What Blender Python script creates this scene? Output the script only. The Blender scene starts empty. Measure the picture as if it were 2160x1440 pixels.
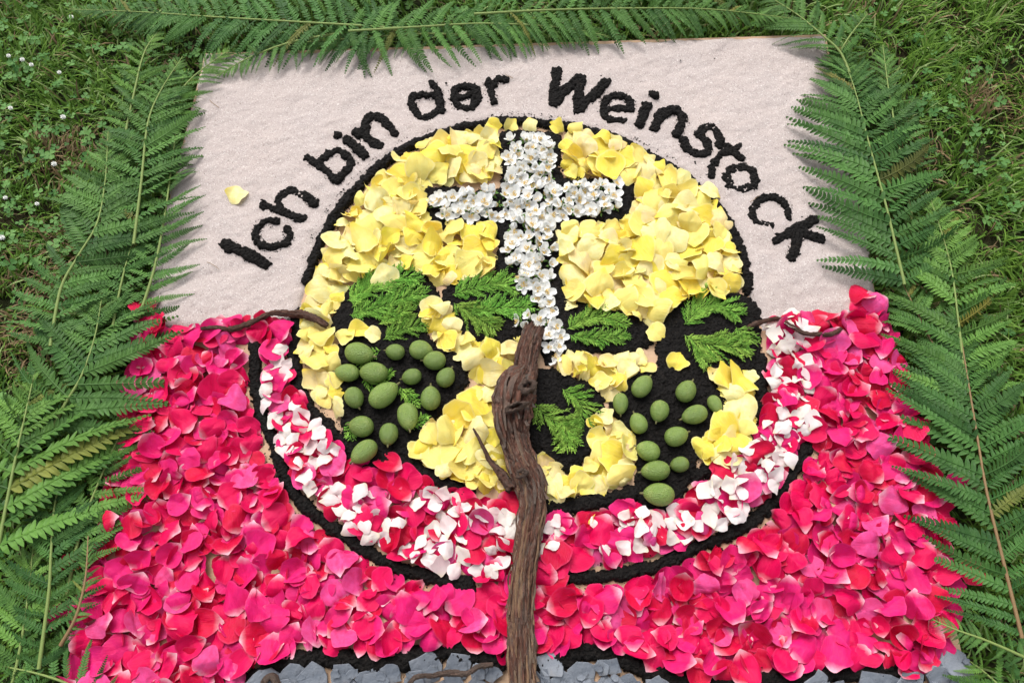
import bpy, math, random
import numpy as np
from mathutils import Vector, Matrix, Euler, Quaternion

random.seed(7)
rng = np.random.default_rng(7)
PI = math.pi
scene = bpy.context.scene

# ------------------------------------------------------------------ camera
PITCH = math.radians(23.5)
FPX = 1560.0
DIST = 1.25
CAM = Vector((0, -DIST*math.sin(PITCH), DIST*math.cos(PITCH)))
cd = bpy.data.cameras.new('camera'); cam = bpy.data.objects.new('camera', cd)
scene.collection.objects.link(cam)
cam.location = CAM; cam.rotation_euler = (PITCH, 0, 0)
cd.sensor_width = 36; cd.lens = 36*FPX/2160; cd.clip_start = 0.02; cd.clip_end = 500
scene.camera = cam

# ------------------------------------------------------------------ world, sun, exposure
SUN_EL, SUN_AZ = math.radians(58), math.radians(20)     # azimuth measured from +Y towards -X
w = bpy.data.worlds.new('World'); scene.world = w; w.use_nodes = True
nt = w.node_tree; nt.nodes.clear()
out = nt.nodes.new('ShaderNodeOutputWorld'); bg = nt.nodes.new('ShaderNodeBackground')
sky = nt.nodes.new('ShaderNodeTexSky'); sky.sky_type = 'NISHITA'; sky.sun_disc = False
sky.sun_elevation = SUN_EL; sky.sun_rotation = -SUN_AZ
sky.air_density = 1.0; sky.dust_density = 4.0; sky.ozone_density = 1.0
hs = nt.nodes.new('ShaderNodeHueSaturation'); hs.inputs['Saturation'].default_value = 0.22   # overcast, greyed sky
nt.links.new(sky.outputs[0], hs.inputs['Color']); nt.links.new(hs.outputs[0], bg.inputs[0])
bg.inputs[1].default_value = 0.14
nt.links.new(bg.outputs[0], out.inputs[0])
sd = bpy.data.lights.new('sun', 'SUN'); sd.energy = 1.35; sd.angle = math.radians(36); sd.color = (1.0, 0.965, 0.92)
so = bpy.data.objects.new('sun', sd); scene.collection.objects.link(so)
sdir = Vector((-math.sin(SUN_AZ)*math.cos(SUN_EL), math.cos(SUN_AZ)*math.cos(SUN_EL), math.sin(SUN_EL)))
so.rotation_euler = sdir.to_track_quat('Z', 'Y').to_euler()
vs = scene.view_settings
scene.display_settings.display_device = 'sRGB'
vs.view_transform = 'Standard'; vs.look = 'None'; vs.gamma = 1.0; vs.use_curve_mapping = False
vs.exposure = 0.59
scene.cycles.max_bounces = 7; scene.cycles.diffuse_bounces = 4; scene.cycles.transmission_bounces = 4
scene.cycles.use_denoising = True

# ------------------------------------------------------------------ helpers
_s, _c = math.sin(PITCH), math.cos(PITCH)
def G(px, py, z=0.0):
    """where the ray of photo pixel (px, py) meets the level z, as a point of the place"""
    x, y = (px-1080)/FPX, (720-py)/FPX
    d = (x, _s + y*_c, -_c + y*_s)
    t = (z-CAM.z)/d[2]
    return Vector((CAM.x+d[0]*t, CAM.y+d[1]*t, z))
def GA(pts, z=0.0):
    return np.array([G(p[0], p[1], z)[:2] for p in pts])
PXM = 0.8e-3       # metres per photo pixel near the middle

def hash2(ix, iy, seed):
    h = (ix.astype(np.int64)*374761393 + iy.astype(np.int64)*668265263 + seed*1442695041) & 0xffffffff
    h = ((h ^ (h >> 13))*1274126177) & 0xffffffff
    h = ((h ^ (h >> 16))*2246822519) & 0xffffffff
    return ((h ^ (h >> 15)) & 0xffffff)/float(0xffffff)
def vnoise(x, y, seed=0):
    x = np.asarray(x, float); y = np.asarray(y, float)
    ix, iy = np.floor(x), np.floor(y); fx, fy = x-ix, y-iy
    fx = fx*fx*(3-2*fx); fy = fy*fy*(3-2*fy)
    a = hash2(ix, iy, seed); b = hash2(ix+1, iy, seed); c = hash2(ix, iy+1, seed); d = hash2(ix+1, iy+1, seed)
    return (a*(1-fx)+b*fx)*(1-fy)+(c*(1-fx)+d*fx)*fy
def fbm(x, y, seed=0, octv=4):
    s = 0; a = 0.5; n = 0
    for k in range(octv):
        s = s + a*vnoise(x*2**k, y*2**k, seed+k*17); n += a; a *= 0.55
    return s/n
def worley(x, y, seed=0):
    ix, iy = np.floor(x), np.floor(y); best = np.full(np.shape(x), 9.0)
    for dx in (-1, 0, 1):
        for dy in (-1, 0, 1):
            cx, cy = ix+dx, iy+dy
            px = cx+hash2(cx, cy, seed); py = cy+hash2(cx, cy, seed+91)
            best = np.minimum(best, (px-x)**2+(py-y)**2)
    return np.sqrt(best)
def seg_dist(P, A, B):
    AB = B-A; L = (AB**2).sum()+1e-12
    t = np.clip(((P-A)@AB)/L, 0, 1)
    Q = A+t[:, None]*AB
    return np.sqrt(((P-Q)**2).sum(1)), t
def poly_inside(P, poly):
    x, y = P[:, 0], P[:, 1]; ins = np.zeros(len(P), bool); n = len(poly)
    for i in range(n):
        x1, y1 = poly[i]; x2, y2 = poly[(i+1) % n]
        if y1 == y2: continue
        c = ((y1 > y) != (y2 > y)) & (x < (x2-x1)*(y-y1)/(y2-y1)+x1)
        ins ^= c
    return ins
def poly_sdf(P, poly):
    """positive inside"""
    d = np.full(len(P), 9.0); n = len(poly); poly = np.asarray(poly, float)
    for i in range(n):
        d = np.minimum(d, seg_dist(P, poly[i], poly[(i+1) % n])[0])
    return np.where(poly_inside(P, poly), d, -d)
def line_sdf(P, pts, wds):
    best = np.full(len(P), -9.0)
    if len(pts) == 1:
        return wds[0]-np.sqrt(((P-pts[0])**2).sum(1))
    for i in range(len(pts)-1):
        d, t = seg_dist(P, pts[i], pts[i+1])
        best = np.maximum(best, wds[i]*(1-t)+wds[i+1]*t-d)
    return best
def catmull(pts, n=6, closed=False):
    pts = [np.array(p, float) for p in pts]; out = []
    N = len(pts)
    for i in range(N if closed else N-1):
        if closed:
            p0, p1, p2, p3 = pts[(i-1) % N], pts[i], pts[(i+1) % N], pts[(i+2) % N]
        else:
            p0, p1, p2, p3 = pts[max(i-1, 0)], pts[i], pts[i+1], pts[min(i+2, N-1)]
        for k in range(n):
            t = k/n
            out.append(0.5*((2*p1)+(-p0+p2)*t+(2*p0-5*p1+4*p2-p3)*t*t+(-p0+3*p1-3*p2+p3)*t**3))
    if not closed: out.append(pts[-1])
    return np.array(out)

col = scene.collection
def mesh_data(name, V, F, mat=None, smooth=True, uv=None, uv2=None, vcol=None):
    me = bpy.data.meshes.new(name)
    me.from_pydata([tuple(v) for v in V] if not isinstance(V, np.ndarray) else V.tolist(), [], [tuple(f) for f in F] if not isinstance(F, np.ndarray) else F.tolist())
    if uv is not None or uv2 is not None:
        idx = np.empty(len(me.loops), np.int32); me.loops.foreach_get('vertex_index', idx)
        for nm, u in (('UVMap', uv), ('edge', uv2)):
            if u is not None:
                lay = me.uv_layers.new(name=nm); u = np.asarray(u, float)
                lay.data.foreach_set('uv', u[idx].ravel())
    if vcol is not None:
        a = me.color_attributes.new('tint', 'FLOAT_COLOR', 'POINT')
        c = np.ones((len(me.vertices), 4)); c[:, :3] = vcol
        a.data.foreach_set('color', c.ravel())
    if smooth: me.polygons.foreach_set('use_smooth', np.ones(len(me.polygons), bool))
    if mat: me.materials.append(mat)
    me.update()
    return me
def link(name, me, parent=None, loc=None, rot=None, scale=None):
    o = bpy.data.objects.new(name, me); col.objects.link(o)
    if parent: o.parent = parent
    if loc is not None: o.location = loc
    if rot is not None: o.rotation_euler = rot
    if scale is not None: o.scale = scale if hasattr(scale, '__len__') else (scale,)*3
    return o
def tag(o, label=None, cat=None, group=None, kind=None):
    if label: o['label'] = label
    if cat: o['category'] = cat
    if group: o['group'] = group
    if kind: o['kind'] = kind
    return o

# ---- materials
def newmat(name):
    m = bpy.data.materials.new(name); m.use_nodes = True; nt = m.node_tree; nt.nodes.clear()
    return m, nt, nt.nodes, nt.links
def N(nt, t, **kw):
    n = nt.nodes.new(t)
    for k, v in kw.items():
        if k in n.inputs: n.inputs[k].default_value = v
        else: setattr(n, k, v)
    return n
def mixc(nt, fac, a, b, mode='MIX'):
    n = nt.nodes.new('ShaderNodeMix'); n.data_type = 'RGBA'; n.blend_type = mode
    for s, v in ((n.inputs[0], fac), (n.inputs[6], a), (n.inputs[7], b)):
        if hasattr(v, 'is_output') or isinstance(v, bpy.types.NodeSocket): nt.links.new(v, s)
        elif isinstance(v, (int, float)): s.default_value = v
        else: s.default_value = (*v, 1) if len(v) == 3 else v
    return n.outputs[2]
def ramp(nt, src, stops):
    r = nt.nodes.new('ShaderNodeValToRGB'); e = r.color_ramp.elements
    while len(e) > 1: e.remove(e[-1])
    for i, (p, c) in enumerate(stops):
        el = e[0] if i == 0 else e.new(p)
        el.position = p
        el.color = (c, c, c, 1) if isinstance(c, (int, float)) else (*c, 1)
    nt.links.new(src, r.inputs[0]); return r.outputs[0]
def noise_tex(nt, vec, scale, detail=4, rough=0.6, dist=0.0):
    n = N(nt, 'ShaderNodeTexNoise'); n.inputs['Scale'].default_value = scale; n.inputs['Detail'].default_value = detail
    n.inputs['Roughness'].default_value = rough; n.inputs['Distortion'].default_value = dist
    if vec is not None: nt.links.new(vec, n.inputs['Vector'])
    return n.outputs['Fac']
def bump(nt, h, strength, dist, prev=None):
    b = N(nt, 'ShaderNodeBump'); b.inputs['Strength'].default_value = strength; b.inputs['Distance'].default_value = dist
    nt.links.new(h, b.inputs['Height'])
    if prev is not None: nt.links.new(prev, b.inputs['Normal'])
    return b.outputs[0]
def finish(nt, colr, rough=0.6, spec=0.3, normal=None, transl=0.0, tcol=None):
    o = N(nt, 'ShaderNodeOutputMaterial'); p = N(nt, 'ShaderNodeBsdfPrincipled')
    if isinstance(colr, tuple): p.inputs['Base Color'].default_value = (*colr, 1)
    else: nt.links.new(colr, p.inputs['Base Color'])
    if isinstance(rough, float): p.inputs['Roughness'].default_value = rough
    else: nt.links.new(rough, p.inputs['Roughness'])
    p.inputs['Specular IOR Level'].default_value = spec
    if normal is not None: nt.links.new(normal, p.inputs['Normal'])
    if transl > 0:
        t = N(nt, 'ShaderNodeBsdfTranslucent'); src = tcol if tcol is not None else colr
        if isinstance(src, tuple): t.inputs[0].default_value = (*src, 1)
        else: nt.links.new(src, t.inputs[0])
        if normal is not None: nt.links.new(normal, t.inputs['Normal'])
        m = N(nt, 'ShaderNodeMixShader'); m.inputs[0].default_value = transl
        nt.links.new(p.outputs[0], m.inputs[1]); nt.links.new(t.outputs[0], m.inputs[2]); nt.links.new(m.outputs[0], o.inputs[0])
    else: nt.links.new(p.outputs[0], o.inputs[0])

def petal_mat(name, pale, base_pale, attr=False, edge_amt=0.25, veins=0.35, transl=0.28, deep=None, blot=None, foot_lo=0.0, spec=0.28):
    m, nt, nd, lk = newmat(name)
    if attr:
        a = N(nt, 'ShaderNodeAttribute'); a.attribute_name = 'tint'; c0 = a.outputs['Color']
    else:
        c0 = N(nt, 'ShaderNodeObjectInfo').outputs['Color']
    uv = N(nt, 'ShaderNodeUVMap'); uv.uv_map = 'UVMap'; ed = N(nt, 'ShaderNodeUVMap'); ed.uv_map = 'edge'
    geo = N(nt, 'ShaderNodeTexCoord')
    sp = N(nt, 'ShaderNodeSeparateXYZ'); lk.new(uv.outputs[0], sp.inputs[0])
    se = N(nt, 'ShaderNodeSeparateXYZ'); lk.new(ed.outputs[0], se.inputs[0])
    big = noise_tex(nt, geo.outputs['Object'] if not attr else uv.outputs[0], 2.3, 3)
    # pale claw at the petal's foot, with a ragged border
    ad = N(nt, 'ShaderNodeMath', operation='MULTIPLY_ADD'); lk.new(big, ad.inputs[0]); ad.inputs[1].default_value = 0.16; lk.new(sp.outputs[1], ad.inputs[2])
    foot = ramp(nt, ad.outputs[0], [(0.08, 0.95), (0.19-foot_lo*0.6, 0.65), (0.28-foot_lo*0.6, 0.26), (0.41-foot_lo*1.0, 0.0)])
    mp = N(nt, 'ShaderNodeMapping'); mp.inputs['Scale'].default_value = (22, 2.5, 1); lk.new(uv.outputs[0], mp.inputs[0])
    vn = noise_tex(nt, mp.outputs[0], 1.6, 3, 0.6)
    vein = ramp(nt, vn, [(0.42, 0.0), (0.62, 1.0)])
    c = mixc(nt, ramp(nt, big, [(0.35, 0.0), (0.65, 0.45)]), c0, deep if deep else c0)
    vm = N(nt, 'ShaderNodeMath', operation='MULTIPLY'); lk.new(vein, vm.inputs[0]); vm.inputs[1].default_value = veins
    c = mixc(nt, vm.outputs[0], c, pale)
    eg = ramp(nt, se.outputs[0], [(0.86, 0.0), (0.99, edge_amt)])
    c = mixc(nt, eg, c, pale)
    c = mixc(nt, foot, c, base_pale)
    if blot:
        sp2 = noise_tex(nt, geo.outputs['Object'] if not attr else uv.outputs[0], 7.0, 5)
        c = mixc(nt, ramp(nt, sp2, [(0.66, 0.0), (0.74, 0.55)]), c, blot)
    nm = bump(nt, vn, 0.25, 0.02)
    finish(nt, c, 0.5, spec, nm, transl)
    return m
M = {}
M['pink'] = petal_mat('pink_petal', (0.78, 0.13, 0.32), (0.84, 0.52, 0.58), deep=(0.62, 0.0, 0.065), veins=0.05, edge_amt=0.16, transl=0.10, foot_lo=0.05, spec=0.20, blot=(0.42, 0.01, 0.07))
M['pink_s'] = petal_mat('pink_petal_pile', (0.78, 0.13, 0.32), (0.84, 0.52, 0.58), attr=True, deep=(0.62, 0.0, 0.065), veins=0.05, edge_amt=0.16, transl=0.10, foot_lo=0.05, spec=0.20, blot=(0.42, 0.01, 0.07))
M['yellow'] = petal_mat('yellow_petal', (0.92, 0.86, 0.52), (0.90, 0.70, 0.07), deep=(0.88, 0.68, 0.14), veins=0.10, edge_amt=0.40, transl=0.20, blot=(0.66, 0.45, 0.17), foot_lo=0.04)
M['yellow_s'] = petal_mat('yellow_petal_pile', (0.92, 0.86, 0.52), (0.90, 0.70, 0.07), attr=True, deep=(0.88, 0.68, 0.14), veins=0.10, edge_amt=0.40, transl=0.20, blot=(0.66, 0.45, 0.17), foot_lo=0.04)
M['white'] = petal_mat('white_petal', (0.86, 0.83, 0.80), (0.78, 0.70, 0.50), deep=(0.84, 0.76, 0.74), veins=0.1, edge_amt=0.1, transl=0.25)

def simple_leaf(name, attr, c1, c2, transl=0.2, rough=0.55, spec=0.18, own=False):
    m, nt, nd, lk = newmat(name)
    tc = N(nt, 'ShaderNodeTexCoord')
    if attr:
        a = N(nt, 'ShaderNodeAttribute'); a.attribute_name = 'tint'; c = a.outputs['Color']
    else:
        oi = N(nt, 'ShaderNodeObjectInfo'); n = noise_tex(nt, tc.outputs['Object'], 6, 3)
        ad = N(nt, 'ShaderNodeMath', operation='MULTIPLY_ADD'); lk.new(oi.outputs['Random'], ad.inputs[0]); ad.inputs[1].default_value = 0.5; lk.new(n, ad.inputs[2])
        c = mixc(nt, ramp(nt, ad.outputs[0], [(0.35, 0.0), (1.0, 1.0)]), c1, c2)
        if own: c = mixc(nt, 1.0, c, oi.outputs['Color'], 'MULTIPLY')
    finish(nt, c, rough, spec, None, transl)
    return m
M['fern'] = simple_leaf('fern_green', False, (0.024, 0.078, 0.017), (0.090, 0.200, 0.042), 0.12, 0.5, 0.18, own=True)
M['grass'] = simple_leaf('grass_blades', True, None, None, 0.22)
M['clover'] = simple_leaf('clover_green', True, None, None, 0.2)
M['cypress'] = simple_leaf('cypress_green', True, None, None, 0.15, 0.55)

def soil_mat(name='black_soil'):
    m, nt, nd, lk = newmat(name); tc = N(nt, 'ShaderNodeTexCoord').outputs['Object']
    n1 = noise_tex(nt, tc, 420, 5, 0.7); n2 = noise_tex(nt, tc, 70, 4, 0.6)
    c = mixc(nt, ramp(nt, n1, [(0.45, 0.0), (0.75, 1.0)]), (0.0035, 0.0029, 0.0027), (0.015, 0.0118, 0.0102))
    c = mixc(nt, ramp(nt, n2, [(0.58, 0.0), (0.72, 0.5)]), c, (0.020, 0.0155, 0.013))
    vo = N(nt, 'ShaderNodeTexVoronoi'); vo.inputs['Scale'].default_value = 260; lk.new(tc, vo.inputs['Vector'])
    nm = bump(nt, vo.outputs['Distance'], 0.8, 0.0022); nm = bump(nt, n1, 0.8, 0.0015, nm)
    finish(nt, c, 0.7, 0.16, nm); return m
M['soil'] = soil_mat()
def sand_mat():
    m, nt, nd, lk = newmat('pale_sand'); tc = N(nt, 'ShaderNodeTexCoord').outputs['Object']
    fine = noise_tex(nt, tc, 900, 2, 0.8); mid = noise_tex(nt, tc, 240, 3, 0.8); big = noise_tex(nt, tc, 9, 4, 0.6)
    c = mixc(nt, ramp(nt, fine, [(0.3, 0.0), (0.7, 1.0)]), (0.375, 0.312, 0.292), (0.555, 0.488, 0.463))
    c = mixc(nt, ramp(nt, big, [(0.35, 0.0), (0.7, 0.35)]), c, (0.50, 0.41, 0.37))
    vo = N(nt, 'ShaderNodeTexVoronoi'); vo.inputs['Scale'].default_value = 780; lk.new(tc, vo.inputs['Vector'])
    sc = N(nt, 'ShaderNodeSeparateColor'); lk.new(vo.outputs['Color'], sc.inputs[0])
    c = mixc(nt, ramp(nt, sc.outputs[0], [(0.92, 0.0), (0.95, 0.55)]), c, (0.20, 0.15, 0.135))
    c = mixc(nt, ramp(nt, sc.outputs[1], [(0.92, 0.0), (0.95, 0.6)]), c, (0.78, 0.75, 0.72))
    nm = bump(nt, mid, 0.6, 0.0022); nm = bump(nt, fine, 0.7, 0.0012, nm)
    finish(nt, c, 0.8, 0.25, nm); return m
M['sand'] = sand_mat()
def wood_mat():
    m, nt, nd, lk = newmat('plywood'); tc = N(nt, 'ShaderNodeTexCoord').outputs['Object']
    mp = N(nt, 'ShaderNodeMapping'); mp.inputs['Scale'].default_value = (2, 40, 40); lk.new(tc, mp.inputs[0])
    n1 = noise_tex(nt, mp.outputs[0], 3, 5, 0.6)
    c = mixc(nt, n1, (0.45, 0.28, 0.17), (0.60, 0.42, 0.28))
    c = mixc(nt, ramp(nt, noise_tex(nt, tc, 60, 4), [(0.5, 0.0), (0.7, 0.5)]), c, (0.30, 0.20, 0.14))
    finish(nt, c, 0.7, 0.2, bump(nt, n1, 0.3, 0.001)); return m
M['wood'] = wood_mat()
def bark_mat(name, greyer=0.0):
    m, nt, nd, lk = newmat(name)
    a = N(nt, 'ShaderNodeAttribute'); a.attribute_name = 'bark'; v = a.outputs['Vector']
    mp = N(nt, 'ShaderNodeMapping'); mp.inputs['Scale'].default_value = (1, 1, 0.22); lk.new(v, mp.inputs[0])
    n1 = noise_tex(nt, mp.outputs[0], 3.0, 6, 0.7, 0.5); n2 = noise_tex(nt, mp.outputs[0], 10.0, 5, 0.7)
    n3 = noise_tex(nt, v, 1.1, 4, 0.6, 0.8)
    c = mixc(nt, ramp(nt, n1, [(0.32, 0.0), (0.68, 1.0)]), (0.016, 0.008, 0.006), (0.175, 0.070, 0.044))
    c = mixc(nt, ramp(nt, n2, [(0.52, 0.0), (0.68, 0.75)]), c, (0.24, 0.185, 0.145))
    c = mixc(nt, ramp(nt, n3, [(0.52, 0.0), (0.68, 0.6)]), c, (0.12, 0.105, 0.088))
    sep = N(nt, 'ShaderNodeSeparateXYZ'); lk.new(v, sep.inputs[0])
    # bare heartwood streaks where bark has worn away, more of it towards the lower end
    mp2 = N(nt, 'ShaderNodeMapping'); mp2.inputs['Scale'].default_value = (1, 1, 0.13); mp2.inputs['Location'].default_value = (3.1, 1.7, 0); lk.new(v, mp2.inputs[0])
    n4 = noise_tex(nt, mp2.outputs[0], 1.7, 4, 0.65, 0.3)
    ad = N(nt, 'ShaderNodeMath', operation='MULTIPLY_ADD'); lk.new(sep.outputs[2], ad.inputs[0]); ad.inputs[1].default_value = 0.0062; lk.new(n4, ad.inputs[2])
    c = mixc(nt, ramp(nt, ad.outputs[0], [(0.64, 0.0), (0.74, 0.7)]), c, (0.27, 0.165, 0.090))
    n5 = noise_tex(nt, mp.outputs[0], 26.0, 4, 0.7)
    c = mixc(nt, ramp(nt, n5, [(0.25, 0.8), (0.45, 0.0)]), c, (0.012, 0.008, 0.006))
    if greyer: c = mixc(nt, greyer, c, (0.13, 0.11, 0.09))
    nm = bump(nt, n1, 0.9, 0.004); nm = bump(nt, n2, 0.9, 0.002, nm); nm = bump(nt, n5, 0.6, 0.001, nm)
    finish(nt, c, 0.68, 0.3, nm); return m
M['bark'] = bark_mat('vine_bark'); M['bark_grey'] = bark_mat('grey_twig_bark', 0.45)
def nut_mat():
    m, nt, nd, lk = newmat('green_husk'); tc = N(nt, 'ShaderNodeTexCoord').outputs['Object']
    oi = N(nt, 'ShaderNodeObjectInfo')
    vo = N(nt, 'ShaderNodeTexVoronoi'); vo.inputs['Scale'].default_value = 10; lk.new(tc, vo.inputs['Vector'])
    c = mixc(nt, noise_tex(nt, tc, 2.2, 4), (0.115, 0.205, 0.030), (0.24, 0.33, 0.075))
    c = mixc(nt, ramp(nt, vo.outputs['Distance'], [(0.12, 0.6), (0.34, 0.0)]), c, (0.36, 0.44, 0.19))
    c = mixc(nt, ramp(nt, oi.outputs['Random'], [(0.0, 0.0), (1.0, 0.6)]), c, (0.085, 0.135, 0.03))
    c = mixc(nt, ramp(nt, noise_tex(nt, tc, 1.3, 3), [(0.5, 0.0), (0.75, 0.5)]), c, (0.27, 0.31, 0.08))
    c = mixc(nt, ramp(nt, noise_tex(nt, tc, 7, 4), [(0.63, 0.0), (0.70, 0.8)]), c, (0.07, 0.05, 0.02))
    finish(nt, c, 0.42, 0.45, bump(nt, vo.outputs['Distance'], 0.35, 0.03)); return m
M['nut'] = nut_mat()
def slate_mat():
    m, nt, nd, lk = newmat('blue_grey_slate'); tc = N(nt, 'ShaderNodeTexCoord').outputs['Object']
    oi = N(nt, 'ShaderNodeObjectInfo')
    c = mixc(nt, oi.outputs['Random'], (0.105, 0.122, 0.150), (0.20, 0.222, 0.255))
    n = noise_tex(nt, tc, 40, 6, 0.65); c = mixc(nt, ramp(nt, n, [(0.4, 0.0), (0.75, 0.6)]), c, (0.27, 0.285, 0.31))
    c = mixc(nt, ramp(nt, noise_tex(nt, tc, 130, 4), [(0.62, 0.0), (0.74, 0.6)]), c, (0.05, 0.05, 0.055))
    c = mixc(nt, ramp(nt, noise_tex(nt, tc, 22, 5), [(0.58, 0.0), (0.72, 0.45)]), c, (0.17, 0.135, 0.10))
    finish(nt, c, 0.6, 0.3, bump(nt, n, 0.9, 0.006)); return m
M['slate'] = slate_mat()
def ground_mat():
    m, nt, nd, lk = newmat('lawn_earth'); tc = N(nt, 'ShaderNodeTexCoord').outputs['Object']
    c = mixc(nt, noise_tex(nt, tc, 30, 6, 0.7), (0.014, 0.018, 0.008), (0.045, 0.052, 0.02))
    c = mixc(nt, ramp(nt, noise_tex(nt, tc, 6, 4), [(0.5, 0.0), (0.7, 0.6)]), c, (0.075, 0.05, 0.028))
    finish(nt, c, 0.95, 0.1, bump(nt, noise_tex(nt, tc, 90, 5, 0.7), 1.0, 0.01)); return m
M['ground'] = ground_mat()
def flat(name, c, rough=0.6, spec=0.3, transl=0.0):
    m, nt, nd, lk = newmat(name); tc = N(nt, 'ShaderNodeTexCoord').outputs['Object']
    k = tuple(x*(0.93 if min(c) > 0.8 else 0.7) for x in c)
    finish(nt, mixc(nt, noise_tex(nt, tc, 3.0, 4), k, tuple(min(1, x*1.15) for x in c)), rough, spec, None, transl); return m
M['stamen'] = flat('stamen_yellow', (0.86, 0.62, 0.20)); M['rachis'] = flat('fern_stalk', (0.20, 0.27, 0.075)); M['rachis_b'] = flat('fern_stalk_brown', (0.24, 0.15, 0.07))
M['jas'] = flat('jasmine_white', (0.90, 0.91, 0.88), 0.5, 0.3, 0.30); M['sepal'] = flat('sepal_green', (0.12, 0.24, 0.05)); M['stem'] = flat('nut_stalk', (0.14, 0.13, 0.05))
M['cutwood'] = flat('cut_wood', (0.10, 0.055, 0.04), 0.8)
M['daisy'] = flat('daisy_white', (0.8, 0.8, 0.76))

# ------------------------------------------------------------------ layout traced on the ground plane (photo pixels -> points of the place)
BOARD = [(432, 112), (1742, 72), (1845, 610), (2045, 1440), (2070, 1545), (116, 1553), (140, 1450), (308, 620)]
RING = [(648, 592), (672, 530), (700, 470), (745, 410), (800, 355), (860, 315), (930, 287), (1000, 268), (1080, 260), (1150, 264), (1220, 274), (1290, 294), (1360, 327), (1420, 362), (1475, 404), (1520, 452), (1550, 505), (1568, 560), (1576, 612)]
RIM_L = [(632, 665), (620, 730), (627, 800), (652, 860), (700, 912), (750, 960)]
RIM_C = [(838, 975), (880, 992), (930, 1018), (985, 1040)]
RIM_R = [(1155, 1070), (1230, 1065), (1300, 1050), (1345, 1035)]
RIM_RR = [(1470, 1005), (1530, 960), (1575, 905), (1600, 850), (1604, 760)]
BOWL_L = [(538, 735), (540, 800), (550, 865), (578, 930), (598, 995), (628, 1048), (690, 1105), (770, 1160), (850, 1200), (930, 1222), (990, 1232)]
BOWL_R = [(1205, 1218), (1300, 1213), (1400, 1188), (1480, 1150), (1560, 1115), (1620, 1070), (1668, 1000), (1698, 945)]
BASE_L = [(500, 1452), (560, 1425), (620, 1395), (700, 1385), (780, 1394), (860, 1388), (930, 1368), (980, 1373), (1050, 1395)]
BASE_R = [(1140, 1412), (1190, 1388), (1235, 1372), (1300, 1386), (1380, 1418), (1450, 1440), (1550, 1444), (1640, 1434), (1750, 1420), (1850, 1412), (1925, 1418)]
CROSS = [(1052, 286), (1120, 280), (1187, 292), (1190, 376), (1318, 378), (1340, 402), (1335, 448), (1308, 468), (1200, 476), (1188, 520), (1192, 600), (1200, 670), (1190, 735), (1150, 770), (1125, 705), (1060, 700), (1055, 640), (1043, 600), (1043, 488), (940, 488), (908, 474), (903, 396), (1050, 398)]
LEAF1 = [(700, 705), (706, 655), (738, 606), (790, 575), (860, 568), (905, 588), (928, 625), (932, 650), (905, 690), (905, 740), (860, 755), (800, 740), (750, 725)]
LEAF2 = [(925, 645), (950, 600), (1030, 580), (1100, 590), (1140, 630), (1140, 690), (1085, 722), (1035, 748), (985, 722), (945, 685)]
LEAF3 = [(1180, 650), (1260, 640), (1325, 660), (1365, 690), (1375, 725), (1330, 750), (1260, 745), (1180, 745)]
LEAF4 = [(1385, 660), (1440, 622), (1520, 615), (1595, 640), (1605, 700), (1598, 765), (1560, 795), (1500, 800), (1440, 830), (1400, 800), (1385, 745)]
GRAPE1 = [(695, 780), (730, 715), (800, 705), (900, 715), (965, 745), (990, 795), (965, 850), (925, 885), (905, 925), (880, 965), (840, 990), (760, 992), (722, 962), (722, 900), (705, 840)]
GRAPE2 = [(1285, 855), (1310, 800), (1360, 780), (1430, 770), (1500, 800), (1540, 850), (1510, 895), (1480, 945), (1465, 1000), (1440, 1050), (1395, 1078), (1345, 1065), (1338, 1000), (1335, 930), (1300, 890)]
HEART = [(1120, 850), (1130, 780), (1170, 780), (1240, 808), (1278, 855), (1270, 910), (1240, 970), (1195, 1000), (1150, 965), (1105, 930)]

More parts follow.
